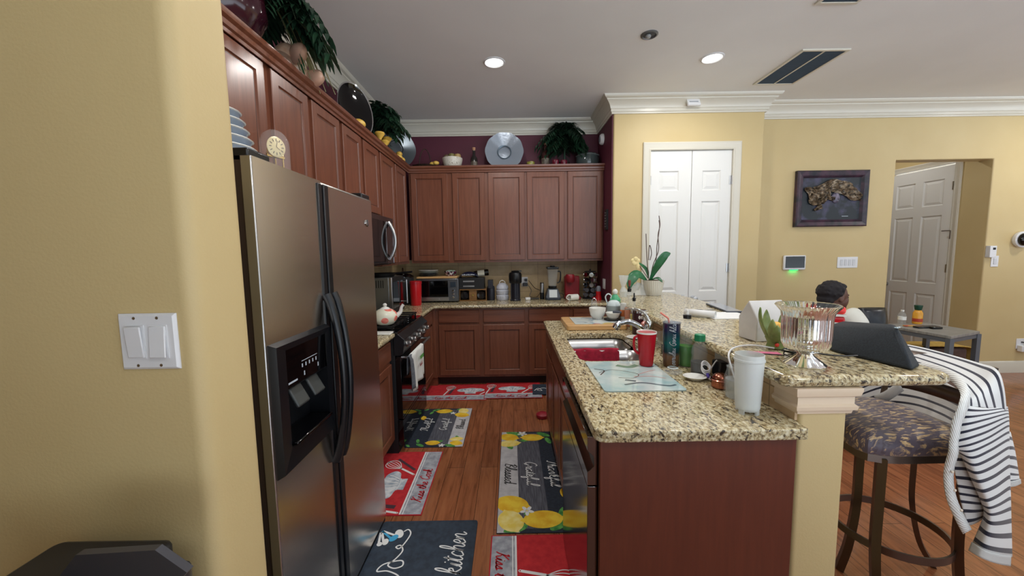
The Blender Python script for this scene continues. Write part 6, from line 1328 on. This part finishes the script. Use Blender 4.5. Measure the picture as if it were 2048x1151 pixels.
# yoke over the back rail: rows from outer edge to trim, columns far-left to shoulder
piece('yoke', [
 [(1790, 684, 1.80), (1850, 696, 1.64), (1910, 712, 1.50), (1962, 727, 1.38), (1993, 738, 1.30), (2006, 770, 1.27), (2012, 820, 1.26)],
 [(1795, 698, 1.74), (1845, 712, 1.60), (1900, 730, 1.46), (1945, 750, 1.35), (1968, 768, 1.28), (1976, 790, 1.25), (1984, 817, 1.24)],
 [(1800, 714, 1.68), (1845, 727, 1.56), (1893, 744, 1.43), (1930, 766, 1.32), (1950, 788, 1.25), (1955, 800, 1.23), (1958, 813, 1.225)],
 [(1804, 735, 1.64), (1842, 740, 1.54), (1885, 752, 1.41), (1918, 774, 1.30), (1932, 796, 1.235), (1932, 806, 1.22), (1930, 812, 1.215)]], knit('knit_yoke', 5, .27, .5))
piece('sleeve', [
 [(1920, 806, 1.225), (1945, 812, 1.215), (1975, 815, 1.235), (2010, 812, 1.265), (2014, 815, 1.30)],
 [(1912, 850, 1.215), (1940, 845, 1.20), (1975, 836, 1.22), (2012, 826, 1.26), (2016, 830, 1.30)],
 [(1906, 890, 1.21), (1938, 882, 1.19), (1975, 868, 1.21), (2013, 846, 1.26), (2017, 850, 1.30)],
 [(1920, 905, 1.21), (1945, 915, 1.185), (1980, 900, 1.205), (2014, 880, 1.26), (2017, 885, 1.30)],
 [(1940, 950, 1.21), (1958, 955, 1.185), (1985, 945, 1.205), (2015, 925, 1.26), (2018, 930, 1.30)],
 [(1962, 1000, 1.22), (1975, 1003, 1.19), (1994, 995, 1.205), (2017, 980, 1.26), (2020, 985, 1.30)],
 [(1968, 1030, 1.225), (1980, 1040, 1.195), (1998, 1040, 1.21), (2019, 1035, 1.265), (2021, 1035, 1.30)],
 [(1946, 1085, 1.23), (1968, 1100, 1.20), (1995, 1108, 1.215), (2021, 1112, 1.27), (2022, 1112, 1.30)]], knit('knit_sleeve', 18, .34, .2))
piece('front_panel', [
 [(1908, 890, 1.25), (1930, 895, 1.24), (1955, 900, 1.25)],
 [(1908, 930, 1.24), (1935, 932, 1.23), (1965, 940, 1.24)],
 [(1915, 970, 1.24), (1945, 975, 1.23), (1980, 985, 1.24)],
 [(1922, 1005, 1.24), (1950, 1008, 1.23), (1985, 1010, 1.24)],
 [(1935, 1050, 1.24), (1950, 1045, 1.235), (1975, 1030, 1.24)]], knit('knit_front', 9, .34, .3))
piece('cuff', [
 [(1944, 1083, 1.226), (1968, 1098, 1.196), (1995, 1107, 1.21), (2021, 1110, 1.265)],
 [(1937, 1100, 1.226), (1965, 1116, 1.194), (1993, 1126, 1.21), (2020, 1131, 1.265)]], BRD)
piece('side_hem', [
 [(2010, 858, 1.32), (2018, 862, 1.34), (2020, 864, 1.37)],
 [(2012, 900, 1.31), (2024, 900, 1.33), (2029, 902, 1.36)],
 [(2014, 935, 1.31), (2028, 938, 1.33), (2035, 940, 1.36)],
 [(2016, 965, 1.31), (2030, 963, 1.33), (2038, 960, 1.36)]], knit('knit_hem', 6, .34, .1))
piece('hem_trim', [[(2016, 963, 1.305), (2030, 960, 1.325), (2040, 957, 1.36)], [(2016, 973, 1.305), (2030, 971, 1.325), (2041, 966, 1.36)]], BRD)
# inside of the back seen through the opening (hangs outside the rails)
piece('lining', [
 [(1716, 768, 2.02), (1770, 745, 1.98), (1830, 745, 1.85), (1885, 762, 1.68), (1935, 790, 1.50)],
 [(1714, 800, 2.02), (1770, 785, 1.97), (1830, 790, 1.83), (1885, 808, 1.66), (1930, 830, 1.48)],
 [(1716, 835, 2.02), (1772, 825, 1.96), (1830, 830, 1.82), (1880, 850, 1.64), (1922, 880, 1.46)],
 [(1720, 865, 2.02), (1775, 862, 1.95), (1830, 872, 1.80), (1878, 895, 1.62), (1918, 925, 1.45)]], knit('knit_lining', 8, .28, .0))
def trim(name, pts, w_):
    c = crs([Vector(p_) for p_ in pts], 6); rows = []
    rr = []
    for i, q in enumerate(c):
        tg = c[min(i+1, len(c)-1)]-c[max(i-1, 0)]; nn = Vector((-tg.y, tg.x)).normalized()*w_/2
        rr.append([at(q.x-nn.x, q.y-nn.y, y=q.z+.003), at(q.x, q.y, y=q.z-.002), at(q.x+nn.x, q.y+nn.y, y=q.z+.003)])
    n_ = len(rr); MB().grid(rr, 0, [[(i/(n_-1), j/2) for j in range(3)] for i in range(n_)]).build(name, BRD, ct, solid=.004, angle=80)
trim('braided_edge', [(1810, 742, 1.60), (1845, 735, 1.54), (1885, 743, 1.43), (1915, 760, 1.32), (1930, 785, 1.24), (1925, 815, 1.205), (1913, 845, 1.20), (1908, 880, 1.20), (1906, 905, 1.20), (1898, 935, 1.215), (1897, 965, 1.225), (1904, 1000, 1.225), (1922, 1040, 1.225), (1934, 1062, 1.225)], 19)
trim('left_braided_edge', [(1802, 772, 1.62), (1775, 790, 1.66), (1752, 800, 1.70)], 20)
for (u, v) in ((1905, 943), (1910, 980), (1923, 1020)): q = at(u, v, y=1.21); MB().ell(q, (.005, .003, .005)).build('button', mat('pearl', (226, 214, 196), .2), ct)

# ---------------------------------------------------------------- living area furniture and person
SB = noisy('brown_upholstery', (74, 54, 48), (92, 68, 58), 20, .8)
t = thing('sofa', 'low brown sofa on which the person sits beyond the bar', 'sofa', (0, 0, 0)); MB().box(1.95, 3.55, 2.70, 3.35, .08, .42).build('base', SB, t, bevel=.03, bseg=3); MB().box(1.95, 3.55, 3.36, 3.60, .08, .68).build('backrest', SB, t, bevel=.05, bseg=4); MB().box(1.74, 1.94, 2.70, 3.60, .08, .58).build('armrest', SB, t, bevel=.04, bseg=3)
for x in (1.85, 3.45):
    for y in (2.78, 3.5): MB().cyl((x, y, 0), .025, .08, 12).build('leg', BLACKM, t)
t = thing('bench', 'brown bench along the right wall below the passage opening', 'bench', (0, 0, 0)); MB().box(3.75, 4.98, 4.05, 4.25, .06, .36).build('seat', SB, t, bevel=.03, bseg=3)
for x in (3.85, 4.9):
    for y in (4.08, 4.2): MB().cyl((x, y, 0), .02, .07, 12).build('leg', BLACKM, t)
rows = [[(x, y, z+.006*math.sin(x*20+y*9)) for x, z in ((3.72, .385), (3.95, .39), (4.2, .382), (4.5, .39), (4.8, .385), (4.97, .38), (5.03, .34), (5.05, .18), (5.06, .10))] for y in (4.035, 4.05, 4.08, 4.13, 4.18, 4.24)]
MB().grid(surf(rows)).build('throw_blanket', noisy('mustard_throw', (176, 142, 62), (196, 162, 84), 30, .9, bump=.3), label='mustard yellow throw spread over the brown bench', cat='blanket', solid=.012)
t = thing('side_table', 'grey square-legged side table in front of the bench', 'table', (0, 0, 0)); GT = noisy('grey_laminate', (128, 128, 124), (152, 150, 146), 6, .4, stretch=(1, 8, 1)); GL_ = mat('table_grey', (96, 102, 110), .4)
tp = [(3.99, 3.94), (4.02, 3.41), (4.52, 3.60), (4.49, 4.13)]
tp = [(3.95, 4.02), (4.02, 3.41), (4.52, 3.60), (4.50, 4.05)]
MB().prism(tp, .625, .65).build('tabletop', GT, t, bevel=.002)
for (x, y) in tp: cx, cy = 4.245, 3.72; q = Vector((x, y)).lerp(Vector((cx, cy)), .06); MB().box(q.x-.02, q.x+.02, q.y-.02, q.y+.02, 0, .625).build('leg', GL_, t)
MB().prism([(cx+(x-cx)*.97, cy+(y-cy)*.97) for x, y in tp], .585, .6245).build('apron', GL_, t)
def tt(u, v): q = at(u, v, z=.651); return (q.x, q.y, .651)
q = tt(1803, 647); t = thing('water_bottle', 'clear crinkled water bottle with white label on the side table', 'bottle', q); MB().lathe([(.030, 0), (.033, .01), (.033, .05), (.034, .09), (.028, .115), (.013, .13), (.013, .137)], seg=24).build('body', THING, t); MB().lathe([(.0345, .045), (.0345, .08)], seg=24, flat='open').build('label_band', WHITEC, t); MB().lathe([(.015, .135), (.015, .15), (0, .15)], seg=16).build('cap', WHITEC, t)
q = tt(1834, 647); t = thing('juice_bottle', 'orange juice bottle with dark green cap on the side table', 'bottle', q); MB().lathe([(.036, 0), (.04, .01), (.04, .115), (.03, .14), (.022, .15)], seg=24).build('body', noisy('orange_juice', (226, 160, 50), (236, 176, 70), 5, .2), t); MB().lathe([(.024, .148), (.028, .155), (.034, .19), (.034, .20), (0, .20)], seg=20).build('cap', mat('dark_green_cap', (12, 66, 48), .4), t); MB().lathe([(.0405, .025), (.0405, .06)], seg=24, flat='open').build('label_band', mat('red_fruit_label', (176, 60, 40), .4), t)
q = tt(1850, 655); t = thing('glasses_case', 'black sunglasses and case clutter on the side table', 'glasses', q); MB().box(-.10, .13, -.03, .03, 0, .018).build('case', BLACKP, t, bevel=.008); MB().box(.0, .10, -.075, -.035, 0, .02).build('lens', BLACKG, t, bevel=.006)
t = thing('snack_wrapper', 'small red and yellow wrapper beside the juice bottle', 'wrapper', tt(1818, 652)); MB().box(-.05, .05, -.02, .02, 0, .012).build('wrapper', noisy('red_yellow_foil', (190, 60, 50), (226, 196, 110), 16, .3), t, bevel=.004)
# handbag on the sofa back
q = at(1745, 645, y=3.46)
t = thing('handbag', 'slouchy black leather handbag beside the seated person', 'bag', (q.x, 3.48, .682)); HB = noisy('black_leather', (18, 20, 26), (30, 34, 42), 14, .3, bump=.6, bscale=12)
P = [[(x*k*.5, y*.09*k2, z) for x, y in [(math.cos(a)*(1+.08*math.cos(3*a)), math.sin(a)) for a in [2*PI*i/20 for i in range(21)]]] for z, k, k2 in ((0, .0, 0), (.0, .24, 1), (.04, .27, 1.15), (.12, .27, 1.0), (.20, .26, .7), (.232, .245, .45), (.225, .20, .2), (.21, 0, 0))]
MB().grid(P).build('body', HB, t, angle=80); MB().tube(crs([(.08, 0, .20), (.14, 0, .16), (.155, 0, .05), (.12, 0, .03)], 5), .008, 6).build('strap', HB, t)
# person: one continuous skin body, separate shirt, hair, trousers
px_, py_ = 2.56, 3.02
pt = thing('person', 'seated person in a white shirt, head in profile facing right', 'person', (px_, py_, 0))
SKIN = noisy('dark_skin', (88, 58, 48), (106, 72, 58), 6, .45)
def remesh(o, v, sm=6):
    md = o.modifiers.new('Remesh', 'REMESH'); md.mode = 'VOXEL'; md.voxel_size = v; md.use_smooth_shade = True
    if sm: md = o.modifiers.new('Smooth', 'SMOOTH'); md.iterations = sm; md.factor = .5
HC = Vector((.035, 0, 1.085))
def hd(x, y, z): return HC+Vector((x, y, z))
b = MB()
b.ell(hd(-.012, 0, .02), (.094, .074, .094), seg=24, rings=16).ell(hd(.030, 0, -.035), (.066, .058, .072), seg=20, rings=14).ell(hd(.060, 0, -.088), (.030, .030, .026)).ell(hd(.083, 0, -.057), (.016, .026, .009)).ell(hd(.082, 0, -.070), (.015, .022, .008)).ell(hd(.075, 0, .012), (.018, .045, .014))
b.tube([hd(.075, 0, .005), hd(.092, 0, -.015), hd(.103, 0, -.032)], [.009, .011, .014], 10).ell(hd(.096, .012, -.036), (.009, .007, .007)).ell(hd(.096, -.012, -.036), (.009, .007, .007))
for sy in (-1, 1): b.ell(hd(-.008, sy*.074, -.012), (.020, .010, .030)); b.ell(hd(.055, sy*.035, -.028), (.022, .02, .018))
b.tube([hd(-.02, 0, -.05), (-.015, 0, .96), (-.03, 0, .88)], [.055, .052, .065], 16)
b.tube([(-.03, 0, .50), (-.02, 0, .65), (-.03, 0, .85)], [.12, .11, .10], 18, ry=.15)
for sy in (-1, 1):
    b.tube(crs([(-.02, sy*.17, .85), (.02, sy*.21, .70), (.09, sy*.21, .58), (.20, sy*.15, .56), (.30, sy*.09, .56)], 4), [.050-.0015*i for i in range(17)], 12)
    b.ell((.325, sy*.085, .555), (.045, .038, .018)); 
    for k in range(4): b.tube([(.35, sy*(.058+.018*k), .558), (.385+.006*(k in (1, 2)), sy*(.058+.018*k), .552), (.405+.006*(k in (1, 2)), sy*(.058+.018*k), .538)], [.009, .0085, .008], 8)
    b.tube([(.315, sy*.055, .56), (.345, sy*.035, .555), (.37, sy*.030, .548)], [.011, .010, .008], 8)
    b.tube(crs([(0, sy*.09, .49), (.22, sy*.11, .51), (.42, sy*.12, .50), (.45, sy*.12, .40), (.44, sy*.12, .20), (.43, sy*.12, .10)], 4), [.085-.002*i for i in range(21)], 14)
    b.ell((.48, sy*.12, .065), (.11, .042, .035))
o = b.build('body', SKIN, pt); remesh(o, .0065, 3)
o = MB().tube([(-.03, 0, .46), (-.01, 0, .62), (.02, 0, .78), (.03, 0, .87), (.02, 0, .93)], [.155, .145, .150, .13, .075], 22, ry=None)
o.xf(0, Matrix.Diagonal((.92, 1.22, 1, 1)))
for sy in (-1, 1): o.tube(crs([(.03, sy*.12, .94), (.05, sy*.19, .90), (.05, sy*.225, .74), (.09, sy*.22, .585)], 4), [.085, .095, .09, .076, .074, .072, .070, .068, .066, .064, .062, .06, .06], 14)
o = o.build('shirt', noisy('white_shirt', (206, 206, 196), (220, 220, 212), 4, .8), pt); remesh(o, .014, 3)
tr = MB()
for sy in (-1, 1): tr.tube(crs([(-.04, sy*.09, .49), (.22, sy*.11, .51), (.43, sy*.12, .50), (.465, sy*.12, .40), (.45, sy*.12, .20), (.44, sy*.12, .12)], 4), [.105-.0018*i for i in range(21)], 14)
o = tr.build('trousers', mat('dark_trousers', (34, 36, 46), .8), pt); remesh(o, .016, 3)
for sy in (-1, 1): MB().ell((.49, sy*.12, .045), (.125, .05, .045)).build('shoe', BLACKM, pt)
hr = MB().ell(hd(-.036, 0, .036), (.096, .083, .088), seg=28, rings=18).ell(hd(-.075, 0, -.02), (.055, .066, .055)).ell(hd(.02, 0, .080), (.055, .058, .030))
rnd = random.Random(6)
for k in range(110):
    a, e_ = rnd.uniform(0, 2*PI), rnd.uniform(-.2, 1.4); d = Vector((math.cos(a)*math.cos(e_), math.sin(a)*math.cos(e_), math.sin(e_)))
    if d.x > .55 and d.z < .55: continue
    hr.ell(hd(-.034, 0, .036)+Vector((d.x*.092, d.y*.080, d.z*.084)), .014, seg=8, rings=5)
o = hr.build('hair', mat('black_hair', (24, 20, 24), .8), pt); remesh(o, .006, 1)
for sy in (-1, 1): MB().ell(hd(.073, sy*.030, -.006), (.008, .012, .007)).build('eye', mat('eye_dark', (40, 30, 28), .1), pt)
